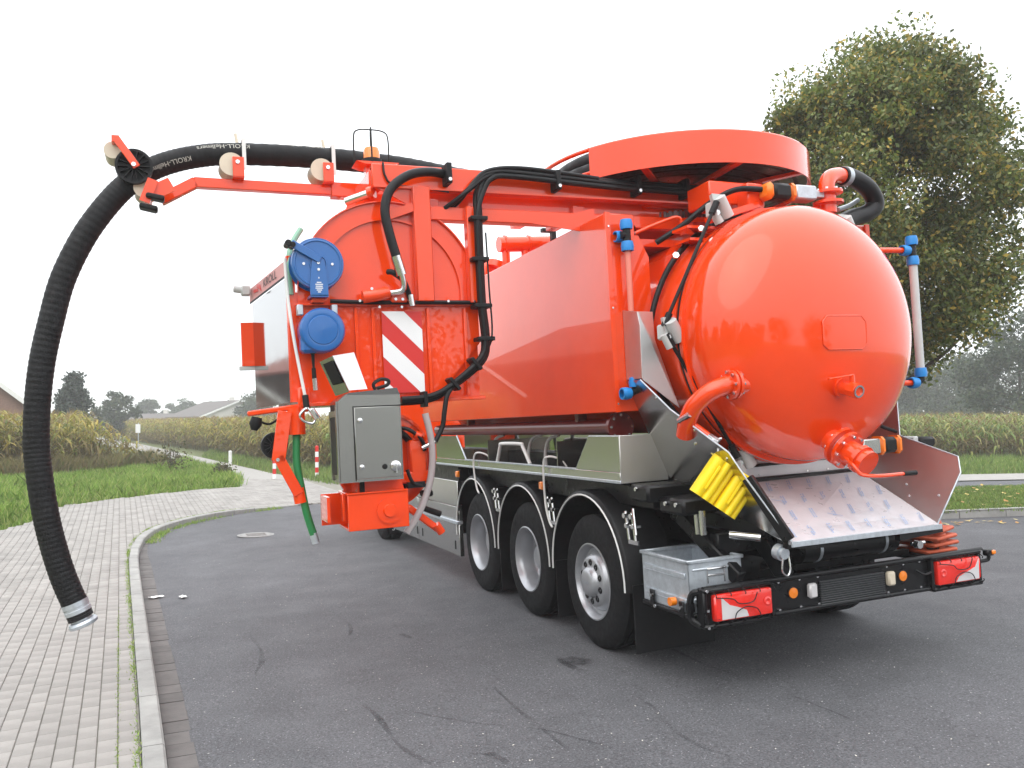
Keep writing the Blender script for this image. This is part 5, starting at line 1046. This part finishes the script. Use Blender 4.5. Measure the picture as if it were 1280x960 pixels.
MB().prism([(-1.1, 10.40, 3.15), (1.1, 10.40, 3.15), (1.1, 10.765, 2.4), (-1.1, 10.765, 2.4)], (0, 0.02, 0.01)).build('windscreen', GLASS, cab)

# ------------------------------------------------------------------ loose things carried on the lorry
def on_truck(name, M, label, cat, group=None):
    o = empty(name); o.matrix_world = TM @ M; return tag(o, label, cat, group)
bn = on_truck('metal_bin', Matrix.Translation((-1.0, 0.69, 0.53)), 'open galvanised steel bin with pressed handle beside the bumper lamp', 'bin')
hx, hy, hz = 0.205, 0.285, 0.315
mb = MB()
for s in (-1, 1):
    mb.box(min(s*hx, s*(hx-0.006)), max(s*hx, s*(hx-0.006)), -hy, hy, 0, hz).box(-hx, hx, min(s*hy, s*(hy-0.006)), max(s*hy, s*(hy-0.006)), 0, hz)
mb.box(-hx, hx, -hy, hy, 0, 0.006); mb.build('body', GALV, bn)
mb = MB()
for s in (-1, 1): mb.box(s*hx-0.014, s*hx+0.014, -hy-0.014, hy+0.014, hz, hz+0.022, 0.004).box(-hx-0.014, hx+0.014, s*hy-0.014, s*hy+0.014, hz, hz+0.0225, 0.004)
mb.build('rolled_rim', GALV, bn)
mb = MB()
for z in (0.235, 0.075): mb.box(-hx-0.008, -hx, -hy+0.03, hy-0.03, z-0.018, z+0.018, 0.007).box(-hx+0.03, hx-0.03, -hy-0.008, -hy, z-0.018 if z < .1 else z+.03, z+0.018 if z < .1 else z+.045, 0.004)
mb.build('pressed_bead', GALV, bn)
MB().box(-0.075, 0.075, -hy-0.004, -hy, 0.165, 0.285).build('handle_recess', GALV, bn)
MB().tube([(-0.06, -hy-0.004, 0.27), (-0.055, -hy-0.025, 0.275), (0.055, -hy-0.025, 0.275), (0.06, -hy-0.004, 0.27)], 0.009, 8, n=3).box(-0.06, 0.06, -hy-0.012, -hy-0.003, 0.22, 0.235, 0.003).tube([(-0.065, -hy-0.006, 0.18), (-0.065, -hy-0.006, 0.26)], 0.006, 6, smooth=False).tube([(0.065, -hy-0.006, 0.18), (0.065, -hy-0.006, 0.26)], 0.006, 6, smooth=False).build('handle', CHROME, bn)
MB().box(-hx-0.02, hx+0.02, -hy-0.02, hy, -0.03, -0.002, 0.006).box(-hx-0.025, -hx-0.012, 0.12, 0.17, -0.03, 0.09, 0.004).box(-hx-0.025, -hx-0.012, -0.24, -0.19, -0.03, 0.07, 0.004).build('carrier', BLACK, bn)
MB().bolts([(-hx-0.026, 0.145, 0.05), (-hx-0.026, -0.215, 0.03), (-hx-0.026, 0.1, -0.015)], (-1, 0, 0), 0.012, 0.01).build('bolt', CHROME, bn)
# wheel chocks strapped to the chute wing
chock_labels = ['yellow ribbed plastic wheel chock on the chute wing, the one further from the bumper', 'yellow ribbed plastic wheel chock on the chute wing, the one nearer the bumper']
ex = Vector((0.0, -0.92, -0.39)).normalized(); ez = Vector((-0.06, -0.56, 0.83)); nrm = Vector((-0.92, 0.05, -0.30)).normalized()
ez = (Vector((0, 0, 0))+Vector((0, -0.50, 0.75))); ez = (ez-nrm*ez.dot(nrm)).normalized(); ex = (ex-nrm*ex.dot(nrm)-ez*ex.dot(ez)).normalized()
ex = Vector((0.752, -0.275, -0.601)).normalized(); ez = Vector((-0.510, 0.240, -0.821)); ez = (ez-ex*ez.dot(ex)).normalized(); nrm = ex.cross(ez); nrm = nrm if nrm.x < 0 else -nrm
for i, o0 in enumerate((Vector((-0.955, 0.41, 1.530)), Vector((-0.955, 0.41, 1.530))+ex*0.172)):
    k_ = 0.68; M = Matrix(((ex.x*k_, ez.x*.92, nrm.x*.8, o0.x), (ex.y*k_, ez.y*.92, nrm.y*.8, o0.y), (ex.z*k_, ez.z*.92, nrm.z*.8, o0.z), (0, 0, 0, 1)))
    e = on_truck('wheel_chock', M, chock_labels[i], 'wheel chock', 'yellow wheel chocks on the chute')
    prof = [(0, -0.02), (0, 0.10)]
    for k in range(3):
        x_ = (0.0, 0.105, 0.178)[k]; wd_ = (0.10, 0.070, 0.062)[k]; hgt = (0.125, 0.130, 0.095)[k]
        prof += [(x_+0.004, hgt-0.018), (x_+0.018, hgt-0.002), (x_+wd_*.5, hgt), (x_+wd_-0.014, hgt-0.003), (x_+wd_, hgt-0.022)]
    prof += [(0.245, 0.02), (0.245, -0.02)]
    b_ = MB(); b_.prism([(a, 0, h) for a, h in prof], (0, 0.30, 0)); bd = b_.build('body', YELLOW, e, ang=50)
    mb = MB()
    for x_, h in ((0.075, 0.141),): mb.box(x_-0.012, x_+0.012, 0.05, 0.24, h-0.006, h+0.003, 0.003)
    mb.build('grip_rib', YELLOW, e)
    MB().box(0.0, 0.245, -0.012, -0.002, -0.02, 0.03).build('end_web', YELLOW, e); MB().tube([(-0.03, 0.0, 0.0), (0.26, 0.0, 0.0)], 0.008, 6, smooth=False).build('retaining_rod', CHROME, e)
e = on_truck('wheel_chock', Matrix.Translation((-0.74, 0.36, 1.08)) @ Matrix.Rotation(R(40), 4, 'X'), 'yellow wheel chock half hidden behind the black chute bracket', 'wheel chock', 'yellow wheel chocks on the chute')
MB().prism([(0, 0, 0), (0, 0.22, 0), (0, 0.05, 0.14)], (0.12, 0, 0)).build('body', YELLOW, e)
MB().prism([(-0.004, 0.04, 0.02), (-0.004, 0.17, 0.02), (-0.004, 0.07, 0.10)], (0.005, 0, 0)).build('side_web', YELLOW, e)
# stacked traffic cones behind the bumper
names = ['lowest', 'second lowest', 'second highest', 'topmost']
for k in range(4):
    e = on_truck('traffic_cone', Matrix.Translation((0.90+0.012*(k % 2), 0.47-0.01*(k % 3), 0.705+k*0.048)) @ Matrix.Rotation(R(8*k), 4, 'Z'), 'faded orange rubber traffic cone behind the bumper, %s of the stack' % names[k], 'traffic cone', 'traffic cones stacked behind the bumper')
    MB().box(-0.15, 0.15, -0.15, 0.15, 0, 0.028, 0.010).build('base', CONE, e)
    MB().lathe([(0.026, 0.125), (0.05, 0.108), (0.20, 0.072)]+([(0.36, 0.028), (0.365, 0.022), (0.362, 0.0001)] if k == 3 else [(0.21, 0.068)]), (0, 0, 0), (0, 0, 1), 28).build('cone_body', CONE, e)
MB().box(0.72, 1.08, 0.30, 0.62, 0.66, 0.70, 0.01).build('cone_tray', BLACK, truck)
# ------------------------------------------------------------------ vegetation
def unit(n, rg):
    v = rg.normal(size=(n, 3)); return v/np.linalg.norm(v, axis=1)[:, None]
def leaf_mesh(name, cen, size, cols, rg, parent=None, m=LEAFM, asp=0.55, droop=0.0):
    n = len(cen); d = unit(n, rg); d[:, 2] -= droop; d /= np.linalg.norm(d, axis=1)[:, None]
    q = unit(n, rg); s = np.cross(d, q); s /= np.linalg.norm(s, axis=1)[:, None]+1e-9; nn = np.cross(d, s)
    L = (size*rg.uniform(0.6, 1.35, n))[:, None]
    V = np.stack([cen-d*L*.5, cen+s*L*asp*.5+nn*L*.06, cen+d*L*.5, cen-s*L*asp*.5+nn*L*.06], 1).reshape(-1, 3)
    F = np.arange(4*n).reshape(n, 4); C_ = np.repeat(cols, 4, axis=0)
    return raw(name, V, F, m, parent, C_)
def pick(cols, n, rg, p=None, jit=0.2):
    c = np.array(cols)[rg.choice(len(cols), n, p=p)]; return np.clip(c*(1+jit*rg.normal(size=(n, 1))), 0.004, 1)
def limb(mb, a, b, r0, r1, bend=0.2, seed=0):
    rd = random.Random(seed); a, b = Vector(a), Vector(b); L = (b-a).length
    mid = a.lerp(b, 0.5)+Vector((rd.uniform(-1, 1), rd.uniform(-1, 1), rd.uniform(0, .6)))*L*bend*0.5
    mb.tube([a, mid, b], r0, 7, n=4, radii=lambda t: r0+(r1-r0)*t)
def tree(name, base, h, rad, zc0, label, cols, p, nleaf, lsize, seed, group=None, clumps=60, shape=1.0, lean=(0, 0), haze_cols=None, kind='round'):
    rg = np.random.default_rng(seed); x, y = base; z = gz(x, y); e = empty(name, (x, y, z)); tag(e, label, 'tree', group)
    mb = MB(); top = Vector((lean[0]*.8, lean[1]*.8, h*0.86)); tr_ = max(0.06, h*0.016)
    mb.tube([(0, 0, -0.2), (0.02*h*.2, 0, h*.25), (lean[0]*.4, lean[1]*.4, h*.55), top], tr_, 10, n=5, radii=lambda t: tr_*(1.25-1.15*t))
    cz, hz_ = (zc0+h)/2, (h-zc0)/2
    ctr = []
    while len(ctr) < clumps:
        v = rg.uniform(-1, 1, 3); r_ = np.linalg.norm(v)
        if r_ > 1 or r_ < 0.38: continue
        if kind == 'cone': wz = max(0.08, 1-(v[2]+1)/2)
        else: wz = 1.0 if v[2] < 0 else (1-0.25*v[2])
        c = np.array([v[0]*rad*wz+lean[0]*(v[2]+1)*.5, v[1]*rad*wz+lean[1]*(v[2]+1)*.5, cz+v[2]*hz_]); ctr.append(c)
    ctr = np.array(ctr)
    for i, c in enumerate(ctr[:26]):
        zz = max(zc0*0.8, min(c[2]-0.25*h*rg.uniform(.3, .8), h*0.8)); f = zz/h
        limb(mb, (lean[0]*f*.8, lean[1]*f*.8, zz), c, tr_*0.45*(1-f)+0.012, 0.008, seed=seed*100+i)
    mb.build('trunk', BARK, e)
    k = rg.integers(0, clumps, nleaf); cr = rg.uniform(0.55, 1.25, clumps)*rad*(0.24 if clumps > 200 else 0.30 if clumps > 40 else 0.40)
    off = unit(nleaf, rg)*(rg.uniform(0, 1, nleaf)**0.45)[:, None]*cr[k][:, None]*np.array([1, 1, 0.8])
    cen = ctr[k]+off
    tone = rg.normal(size=clumps)*0.16; C_ = pick(cols, nleaf, rg, p)*(1+tone[k])[:, None]
    leaf_mesh('crown', cen, lsize, np.clip(C_, .003, 1), rg, e); return e
GREENS = [(.105, .145, .030), (.15, .185, .042), (.07, .10, .026), (.26, .215, .045), (.42, .30, .055), (.26, .27, .11)]
tree('lime_tree', (7.95, 7.8), 8.75, 2.5, 2.5, 'tall leafy lime tree turning yellow behind the round tank', GREENS, [.29, .27, .14, .15, .07, .08], 150000, 0.092, 12, clumps=380, lean=(0.15, -0.05))
DG = [(.035, .06, .03), (.05, .075, .035), (.028, .045, .025), (.07, .085, .04)]
def far_tree(px, d, h, rad, zc0, label, seed, n=5000, ls=0.35, cols=DG, kind='round', name='deciduous_tree', clumps=45):
    l = (px-640)/FPX*d; x, y = at(l, d); return tree(name, (x, y), h, rad, zc0, label, cols, None, n, ls, seed, 'trees on the hazy skyline', clumps, kind=kind)
far_tree(1275, 62, 9.2, 4.6, 0.6, 'dark broad tree beyond the maize at the picture edge', 21, 15000, 0.32, clumps=90)
far_tree(1172, 95, 8.8, 5.5, 0.5, 'pale hazy rounded tree beyond the maize beside the sight tube', 22, 10000, 0.42, clumps=70)
far_tree(1225, 110, 9.0, 6.5, 0.5, 'faint hazy tree between the two larger ones beyond the maize', 23, 8000, 0.5)
far_tree(1125, 120, 9.5, 6.0, 0.5, 'hazy tree just behind the round tank above the chute wing', 24, 6000, 0.5)
far_tree(92, 60, 5.3, 2.1, 0.1, 'dark pointed conifer beyond the maize beside the hanging hose', 31, 11000, 0.26, [(.022, .040, .026), (.030, .050, .030)], 'cone', 'conifer_tree', 120)
far_tree(144, 85, 4.6, 2.2, 0.3, 'rounded grey-green tree next to the conifer on the skyline', 32, 6000, 0.3)
far_tree(184, 150, 5.8, 2.6, 0.3, 'slim pale tree above the white road sign', 33, 4000, 0.45)
far_tree(215, 170, 5.2, 2.6, 0.3, 'low pale tree on the skyline above the cycle path', 34, 3500, 0.5)
far_tree(235, 165, 5.8, 3.6, 0.3, 'pale broad tree between the white road sign and the distant barn', 35, 5000, 0.5)
far_tree(292, 150, 5.2, 3.0, 0.3, 'pale low tree between the distant barn and the reel', 36, 4500, 0.45)
far_tree(320, 120, 5.8, 3.0, 0.3, 'hazy tree standing next to the reel side cover', 38, 4500, 0.42)
far_tree(265, 200, 5.6, 5.0, 0.3, 'faintest tree on the skyline behind the distant barn', 39, 4500, 0.6)
# invented trees behind the standpoint, added out of view for their reflections in the paintwork
for i, (l, d, h, rd) in enumerate(((-22, -16, 7, 4), (-30, -2, 8, 4.5), (12, -34, 8, 5), (-34, 14, 6, 5), (-6, -38, 11, 6), (20, -26, 9, 5.5), (-20, -36, 10, 6), (30, -16, 8, 5))):
    x, y = at(l, d); tree('deciduous_tree', (x, y), h, rd, 1.2, ['mid green tree far behind the standpoint by the gabled house', 'mid green tree beside the footpath behind the standpoint', 'broad tree behind the standpoint past the houses', 'broad tree off to the side past the footpath', 'tall tree behind the standpoint between the two gabled houses', 'wide tree behind the standpoint beyond the road', 'tall tree behind the two storey house', 'wide tree at the far side of the road behind the standpoint'][i], DG, None, 5000, 0.4, 50+i, 'trees around the turning place', 40)

# maize
def corn(name, rows, h0, label, seed, hcols, parent=None):
    rg = np.random.default_rng(seed); V, F, C_ = [], [], []; vb = 0; VV, FF, CC = [], [], []
    for (x, y, dep) in rows:
        h = h0*rg.uniform(0.88, 1.10)*(min(1, 0.42+0.23*math.hypot(x+5.2, y-30.9)) if x < -4.5 and y < 34 else 1); z = gz(x, y); ln = rg.normal(size=2)*0.05*h
        a0 = rg.uniform(0, 6.28); w_ = 0.014
        g0 = hcols[rg.integers(len(hcols))]; 
        pts = [(x-w_, y, z), (x+w_, y, z), (x+ln[0], y+ln[1], z+h)]; VV += pts; FF.append((vb, vb+1, vb+2, vb+2)); c = np.array((.16, .13, .06)); CC += [c]*3; vb += 3
        pts = [(x, y-w_, z), (x, y+w_, z), (x+ln[0], y+ln[1], z+h)]; VV += pts; FF.append((vb, vb+1, vb+2, vb+2)); CC += [c]*3; vb += 3
        nl = rg.integers(9, 13)
        for k in range(nl):
            t = (k+0.8)/nl; zz = z+h*(0.10+0.80*t); a = a0+k*2.6+rg.normal()*.4; L = rg.uniform(0.45, 0.80)*(1-0.35*abs(t-.5)); bw = rg.uniform(0.025, 0.045)
            up_ = rg.uniform(0.15, 0.45)*L; dr_ = rg.uniform(0.1, 0.7)*L
            dx, dy = math.cos(a), math.sin(a); sx, sy = -dy*bw, dx*bw; bx, by = x+ln[0]*t, y+ln[1]*t
            dry = rg.random() < (0.75 if t < 0.42 else 0.22)
            c = (np.array(hcols[rg.integers(len(hcols))]) if not dry else np.array((.20, .15, .055)))*rg.uniform(.75, 1.25)
            P = [(bx-sx*.6, by-sy*.6, zz), (bx+sx*.6, by+sy*.6, zz), (bx+dx*L*.45-sx, by+dy*L*.45-sy, zz+up_), (bx+dx*L*.45+sx, by+dy*L*.45+sy, zz+up_), (bx+dx*L*.8-sx*.7, by+dy*L*.8-sy*.7, zz+up_-dr_*.35), (bx+dx*L*.8+sx*.7, by+dy*L*.8+sy*.7, zz+up_-dr_*.35), (bx+dx*L, by+dy*L, zz+up_-dr_)]
            VV += P; FF += [(vb, vb+1, vb+3, vb+2), (vb+2, vb+3, vb+5, vb+4), (vb+4, vb+5, vb+6, vb+6)]; CC += [c]*7; vb += 7
        for k in range(4):      # tassel
            a = rg.uniform(0, 6.28); L = rg.uniform(.12, .22); tx, ty = x+ln[0], y+ln[1]; w2 = 0.008
            VV += [(tx-w2, ty, z+h*.93), (tx+w2, ty, z+h*.93), (tx+math.cos(a)*L*.5, ty+math.sin(a)*L*.5, z+h*.95+L)]; FF.append((vb, vb+1, vb+2, vb+2)); CC += [np.array((.30, .22, .09))]*3; vb += 3
    # quads with a repeated corner are written as triangles
    me = bpy.data.meshes.new(name); me.from_pydata(VV, [], [f[:3] if f[2] == f[3] else f for f in FF])
    at_ = me.color_attributes.new('Col', 'FLOAT_COLOR', 'POINT'); cc = np.ones((len(VV), 4), np.float32); cc[:, :3] = np.array(CC); at_.data.foreach_set('color', cc.ravel())
    me.materials.append(CORNM); o = bpy.data.objects.new(name, me); COL.objects.link(o); tag(o, label, 'maize', kind='stuff'); return o
def border_rows(line, n, side, sp=0.19, row=0.70, seed=1, d0=0.0):
    rg = np.random.default_rng(seed); pts = arc_walk(line, sp); out = []
    for r_ in range(n):
        for i in range(len(pts)-1):
            t = (pts[i+1]-pts[i]).normalized(); nn = Vector((-t.y, t.x))*side; s_ = d0+r_*row+rg.normal()*0.10
            q = pts[i]+nn*s_+t*rg.normal()*.05; out.append((q.x, q.y, r_))
    return out
CL = [(.25, .26, .05), (.34, .30, .06), (.19, .23, .05), (.40, .31, .07), (.33, .28, .065)]
CR = [(.19, .26, .06), (.27, .31, .08), (.15, .22, .055), (.35, .33, .11)]
left_line = [(-5.5, 31.3), (-6.9, 29.3), (-9.3, 27.6), (-18, 27.4)]
def vis(rows): return [r_ for r_ in rows if -60 < pix(r_[0], r_[1], 1.5)[0] < 1340]
corn('maize_field', vis(border_rows(left_line, 7, -1, seed=2)+border_rows([(-11.5, 55), (-7.2, 33.5)], 4, -1, 0.3, seed=6)), 2.12, 'yellowing maize field behind the hanging suction hose', 3, CL)
right_line = [(-9, 92), (-2.1, 48.8), (-0.4, 32.8), (0.9, 26.4)]
corn('maize_field', vis([r_ for r_ in border_rows(right_line, 6, 1, 0.22, seed=4)]), 1.95, 'maize field across the cycle path behind the red and white posts', 5, CL)
corn('maize_field', vis(border_rows([(0.9, 26.2), (10, 23.6)], 5, 1, 0.22, seed=8)+border_rows([(17, 22.2), (27, 20.0), (50, 15)], 12, 1, 0.2, 0.8, seed=7)), 1.78, 'green maize field beyond the road and the grass island', 6, CR)
# the earth under the maize, and its closed mass behind the first rows
# grass
def grass(name, poly, n, hmin, hmax, label, seed, cols, zo=0.0, wd=0.011, vary=0.95):
    rg = np.random.default_rng(seed); xs = [p[0] for p in poly]; ys = [p[1] for p in poly]; pts = []
    while len(pts) < n:
        c = rg.uniform((min(xs), min(ys)), (max(xs), max(ys)), (n, 2)); px_ = pixv(c, 0.1); pts += list(c[insidev(c, poly) & (px_ > -80) & (px_ < 1360)])
    pts = np.array(pts[:n]); z = gzv(pts)+zo
    pts = pts+rg.normal(size=pts.shape)*0.07
    cl = np.array([noise.noise(Vector((a*.9, b*.9, 0))) for a, b in pts]); h = rg.uniform(hmin, hmax, n)*(1+vary*cl); a = rg.uniform(0, 6.28, n); ln = rg.uniform(0.1, 0.7, n)*h; a2 = rg.uniform(0, 6.28, n)
    d = np.stack([np.cos(a), np.sin(a)], 1)*wd; base = np.column_stack([pts, z]); D3 = np.column_stack([d, np.zeros(n)])
    tip = base+np.column_stack([np.cos(a2)*ln, np.sin(a2)*ln, h]); mid = base+np.column_stack([np.cos(a2)*ln*.3, np.sin(a2)*ln*.3, h*.6])
    V = np.stack([base-D3, base+D3, mid+D3*.8, tip, mid-D3*.8], 1).reshape(-1, 3); F = np.arange(5*n).reshape(n, 5)
    C_ = pick(cols, n, rg, None, .15)*(1+0.25*cl)[:, None]
    return tag(raw(name, V, F, GRASSM, None, np.repeat(C_, 5, 0)), label, 'grass', kind='stuff')
GR = [(.17, .26, .06), (.21, .31, .07), (.14, .22, .05), (.27, .31, .10)]
GL = [(.19, .31, .05), (.25, .38, .07), (.15, .25, .04), (.34, .39, .12)]
vergeL = [(-2.3, 23.2), (-2.6, 19.6), (-3.4, 18.9), (-4.5, 18.0), (-6.4, 16.4), (-6.8, 14.0), (-7.2, 13.1), (-12, 13), (-20, 22), (-18, 28.2), (-9.3, 28.2), (-6.4, 30.0), (-4.6, 33), (-3.6, 36)]
grass('verge_grass', vergeL, 60000, 0.10, 0.30, 'tall bright green grass verge beside the block paving', 1, GL)
grass('dry_grass', [(-5.3, 30.8), (-6.2, 28.8), (-9, 26.4), (-18, 26), (-18, 28), (-9, 28), (-5.4, 31.4), (-4.6, 32.6), (-4.7, 31)], 11000, 0.30, 0.75, 'dry brown weeds along the foot of the maize', 2, [(.26, .20, .09), (.21, .18, .08), (.18, .19, .06)], vary=0.35)
grass('verge_grass', [(0.0, 19.9), (3, 18.8), (9, 17.1), (17.5, 14.8), (25, 12.8), (60, 4.4), (60, 12), (27, 19.8), (17, 22.2), (0.9, 26.4), (-0.4, 33), (-2.1, 48.8), (-2.8, 41), (-1.0, 26)], 50000, 0.10, 0.26, 'mown green verge between the pavement and the maize', 3, GR)
grass('island_grass', [p for p in ISL], 42000, 0.03, 0.085, 'short grass on the kerbed island', 4, GR, zo=0.09, wd=0.008)
# weeds in the joints along the kerb
wp = []
rg = np.random.default_rng(9)
wpoly = offset([p for p in KP if -0.5 < p[1] < 14.3], 0.145)
for nm, ln_, n, hm, sp_ in (('joint_weeds', wpoly, 5000, 0.016, 0.012), ('joint_weeds', offset([p for p in KP if -0.5 < p[1] < 5.5], 0.245), 1300, 0.010, 0.008), ('gutter_weeds', offset([p for p in KP if 10.9 < p[1] < 14.5], -0.08), 2600, 0.05, 0.07)):
    q = arc_walk(ln_, 0.05); V, F, C_ = [], [], []
    for i in range(n):
        p = q[rg.integers(len(q))]
        if noise.noise(Vector((p.x*1.3, p.y*1.7, 3 if nm[0] == 'j' else 8))) < rg.uniform(-.5, .35): continue
        x, y = p.x+rg.normal()*sp_, p.y+rg.uniform(-.03, .03); z = gz(x, y)+(ph(x, y)-.006 if nm[0] == 'j' else 0.0); a = rg.uniform(0, 6.28); h = hm*rg.uniform(.4, 1.6); b = len(V); ww = 0.004+hm*.05
        V += [(x-ww*math.cos(a), y-ww*math.sin(a), z), (x+ww*math.cos(a), y+ww*math.sin(a), z), (x+rg.normal()*h*.6, y+rg.normal()*h*.6, z+h)]; F.append((b, b+1, b+2)); c = np.array(GL[rg.integers(4)])*1.1; C_ += [c]*3
    tag(raw(nm, V, F, GRASSM, None, np.array(C_)), 'moss and small weeds growing along the kerb', 'weeds', kind='stuff')
# bushy weeds at the corner of the cycle path
for i, (x, y, h, lab) in enumerate(((-4.25, 27.4, 0.95, 'dark leggy weed clump at the corner of the cycle path'), (-2.7, 24.2, 0.45, 'low weed clump at the tip of the grass verge'))):
    e = tag(empty('weed_bush', (x, y, gz(x, y))), lab, 'bush', 'weed clumps on the verge'); rgb = np.random.default_rng(70+i); mb = MB()
    for k in range(16):
        a = rgb.uniform(0, 6.28); mb.tube([(0, 0, 0), (math.cos(a)*.2*h, math.sin(a)*.2*h, h*.6), (math.cos(a)*.5*h*rgb.random(), math.sin(a)*.5*h*rgb.random(), h*rgb.uniform(.8, 1.1))], 0.008, 4, n=2)
    mb.build('stems', BARK, e); n = 420; c = rgb.normal(size=(n, 3))*np.array([.32, .32, .26])*h+np.array([0, 0, h*.55]); c = c[c[:, 2] > 0.02]
    leaf_mesh('foliage', c, 0.10, pick([(.06, .07, .025), (.09, .09, .03), (.12, .09, .04)], len(c), rgb), rgb, e)

# ------------------------------------------------------------------ posts, sign, houses
def post(x, y, h, bands, label, name, cat, group=None):
    e = tag(empty(name, (x, y, gz(x, y)+0.02)), label, cat, group); r_ = 0.055
    if bands:
        n = 6
        for k in range(n): MB().cyl((0, 0, h*k/n), (0, 0, h*(k+1)/n), r_, seg=14).build('white_band' if k % 2 == 0 else 'red_band', WREFL if k % 2 == 0 else RREFL, e)
        MB().lathe([(0, r_), (0.02, r_*.8), (0.03, 0.0001)], (0, 0, h), (0, 0, 1), 14).build('cap', RREFL, e)
    else:
        MB().cyl((0, 0, 0), (0, 0, h), r_*1.2, seg=14).build('shaft', WHITE, e); MB().lathe([(0, r_*1.2), (0.02, r_), (0.035, 0.0001)], (0, 0, h), (0, 0, 1), 14).build('cap', WHITE, e)
    MB().lathe([(0, 0.10), (0.02, 0.095), (0.03, r_)], (0, 0, -0.01), (0, 0, 1), 16).build('foot', PATHM, e)
post(-1.31, 22.7, 0.98, True, 'red and white banded post under the hose guide', 'barrier_post', 'post', 'barrier posts across the cycle path')
post(-0.01, 22.77, 0.98, True, 'red and white banded post next to the control cabinet', 'barrier_post', 'post', 'barrier posts across the cycle path')
post(-2.14, 30.4, 0.62, False, 'short plain white post beside the cycle path', 'marker_post', 'post')
sx_, sy_ = at((173-640)/FPX*58, 58); e = tag(empty('road_sign', (sx_, sy_, 0)), 'small white square sign on a pole far down the cycle path', 'sign')
MB().cyl((0, 0, 0), (0, 0, 1.75), 0.03, seg=10).build('pole', GALV, e); MB().box(-0.22, 0.22, -0.04, -0.03, 1.05, 1.65, 0.004, Matrix.Rotation(-YAW-0.4, 4, 'Z')).build('panel', WREFL, e)
def house(name, l, d, w_, dp, eave, ridge, rot, label, wallm=BRICKW, group=None):
    x, y = at(l, d); e = tag(empty(name, (x, y, 0)), label, 'house', group); e.rotation_euler.z = rot
    MB().prism([(-w_/2, -dp/2, -0.3), (w_/2, -dp/2, -0.3), (w_/2, -dp/2, eave), (0, -dp/2, ridge), (-w_/2, -dp/2, eave)], (0, dp, 0)).build('wall', wallm, e)
    rf = MB()
    for s in (-1, 1): rf.prism([(s*(w_/2+0.4), -dp/2-0.35, eave-0.4*(ridge-eave)/(w_/2)+0.02), (0, -dp/2-0.35, ridge+0.02), (0, -dp/2-0.35, ridge+0.22), (s*(w_/2+0.4), -dp/2-0.35, eave-0.4*(ridge-eave)/(w_/2)+0.22)], (0, dp+0.7, 0))
    r_ = rf.build('roof', ROOFT, e)
    for s in (-1, 1): MB().bar((s*(w_/2+0.4), -dp/2-0.37, eave-0.4*(ridge-eave)/(w_/2)+0.1), (0, -dp/2-0.37, ridge+0.12), 0.05, 0.24).build('bargeboard', WHITE, r_)
    MB().box(w_*.12, w_*.12+0.6, -0.3, 0.3, ridge-0.9, ridge+0.8).build('chimney', wallm, r_)
    for i, (wx_, wz_) in enumerate(((-w_*.25, 1.0), (w_*.22, 1.0), (0, eave+0.3))):
        if wz_+1.2 > ridge-.4: continue
        fr = MB().box(wx_-0.65, wx_+0.65, -dp/2-0.04, -dp/2+0.02, wz_, wz_+1.25).build('window', WHITE, e); MB().box(wx_-0.56, wx_+0.56, -dp/2-0.05, -dp/2-0.042, wz_+0.09, wz_+1.16).build('pane', GLASS, fr)
    MB().box(-w_/2-.004, -w_/2+0.02, -dp*.25, -dp*.05, 1.0, 2.2).box(-w_/2-.004, -w_/2+.02, dp*.1, dp*.3, 1.0, 2.2).build('side_window', GLASS, e); return e
house('brick_house', -33.5, 50, 9, 11, 2.0, 5.7, -YAW+R(36), 'brown brick gabled house behind the maize past the hanging hose')
house('barn', -44, 128, 11, 14, 2.4, 4.6, -YAW+R(40), 'distant pale gabled barn on the hazy skyline', RENDERW)
e = house('long_shed', -58, 140, 9, 30, 1.8, 2.9, -YAW+R(84), 'distant long low shed with dark roof beside the barn', RENDERW)
# invented farm hall and dwellings out of view, added to be mirrored in the bodywork
def at_xy(x, y): return LD(x, y)
l_, d_2 = LD(-35.4, 38); fh = house('farm_hall', l_, d_2, 18, 46, 4.2, 7.0, R(-15.5), 'long brick farm hall with red tiled roof across the verge', DARKW)
for c_ in fh.children:
    if c_.name.startswith('roof'):
        c_.data.materials[0] = ROOFR
        for q in c_.children: q.data.materials[0] = DARKW
house('brick_house', -13, -27, 9, 10, 5.2, 9.0, -YAW+R(185), 'two storey gabled house behind the standpoint', BRICKW)
house('brick_house', 3, -30, 10, 10, 3.6, 7.2, -YAW+R(172), 'lower gabled house behind the standpoint', BRICKW)
house('brick_house', -28, -22, 10, 10, 3.2, 6.8, -YAW+R(150), 'wide gabled house behind the standpoint beside the tree', RENDERW)

# ------------------------------------------------------------------ hazy air
hz_mat = bpy.data.materials.new('haze'); hz_mat.use_nodes = True; n = hz_mat.node_tree; n.nodes.clear()
ou = n.nodes.new('ShaderNodeOutputMaterial'); pv_ = n.nodes.new('ShaderNodeVolumePrincipled'); pv_.inputs['Color'].default_value = (0.98, 0.985, 1.0, 1); pv_.inputs['Density'].default_value = 0.0017; pv_.inputs['Anisotropy'].default_value = 0.2
n.links.new(pv_.outputs[0], ou.inputs['Volume'])
o = MB().box(-505, 605, -405, 905, -1.6, 13.5).build('haze', hz_mat); tag(o, 'thin autumn haze over the fields', 'haze', kind='stuff')
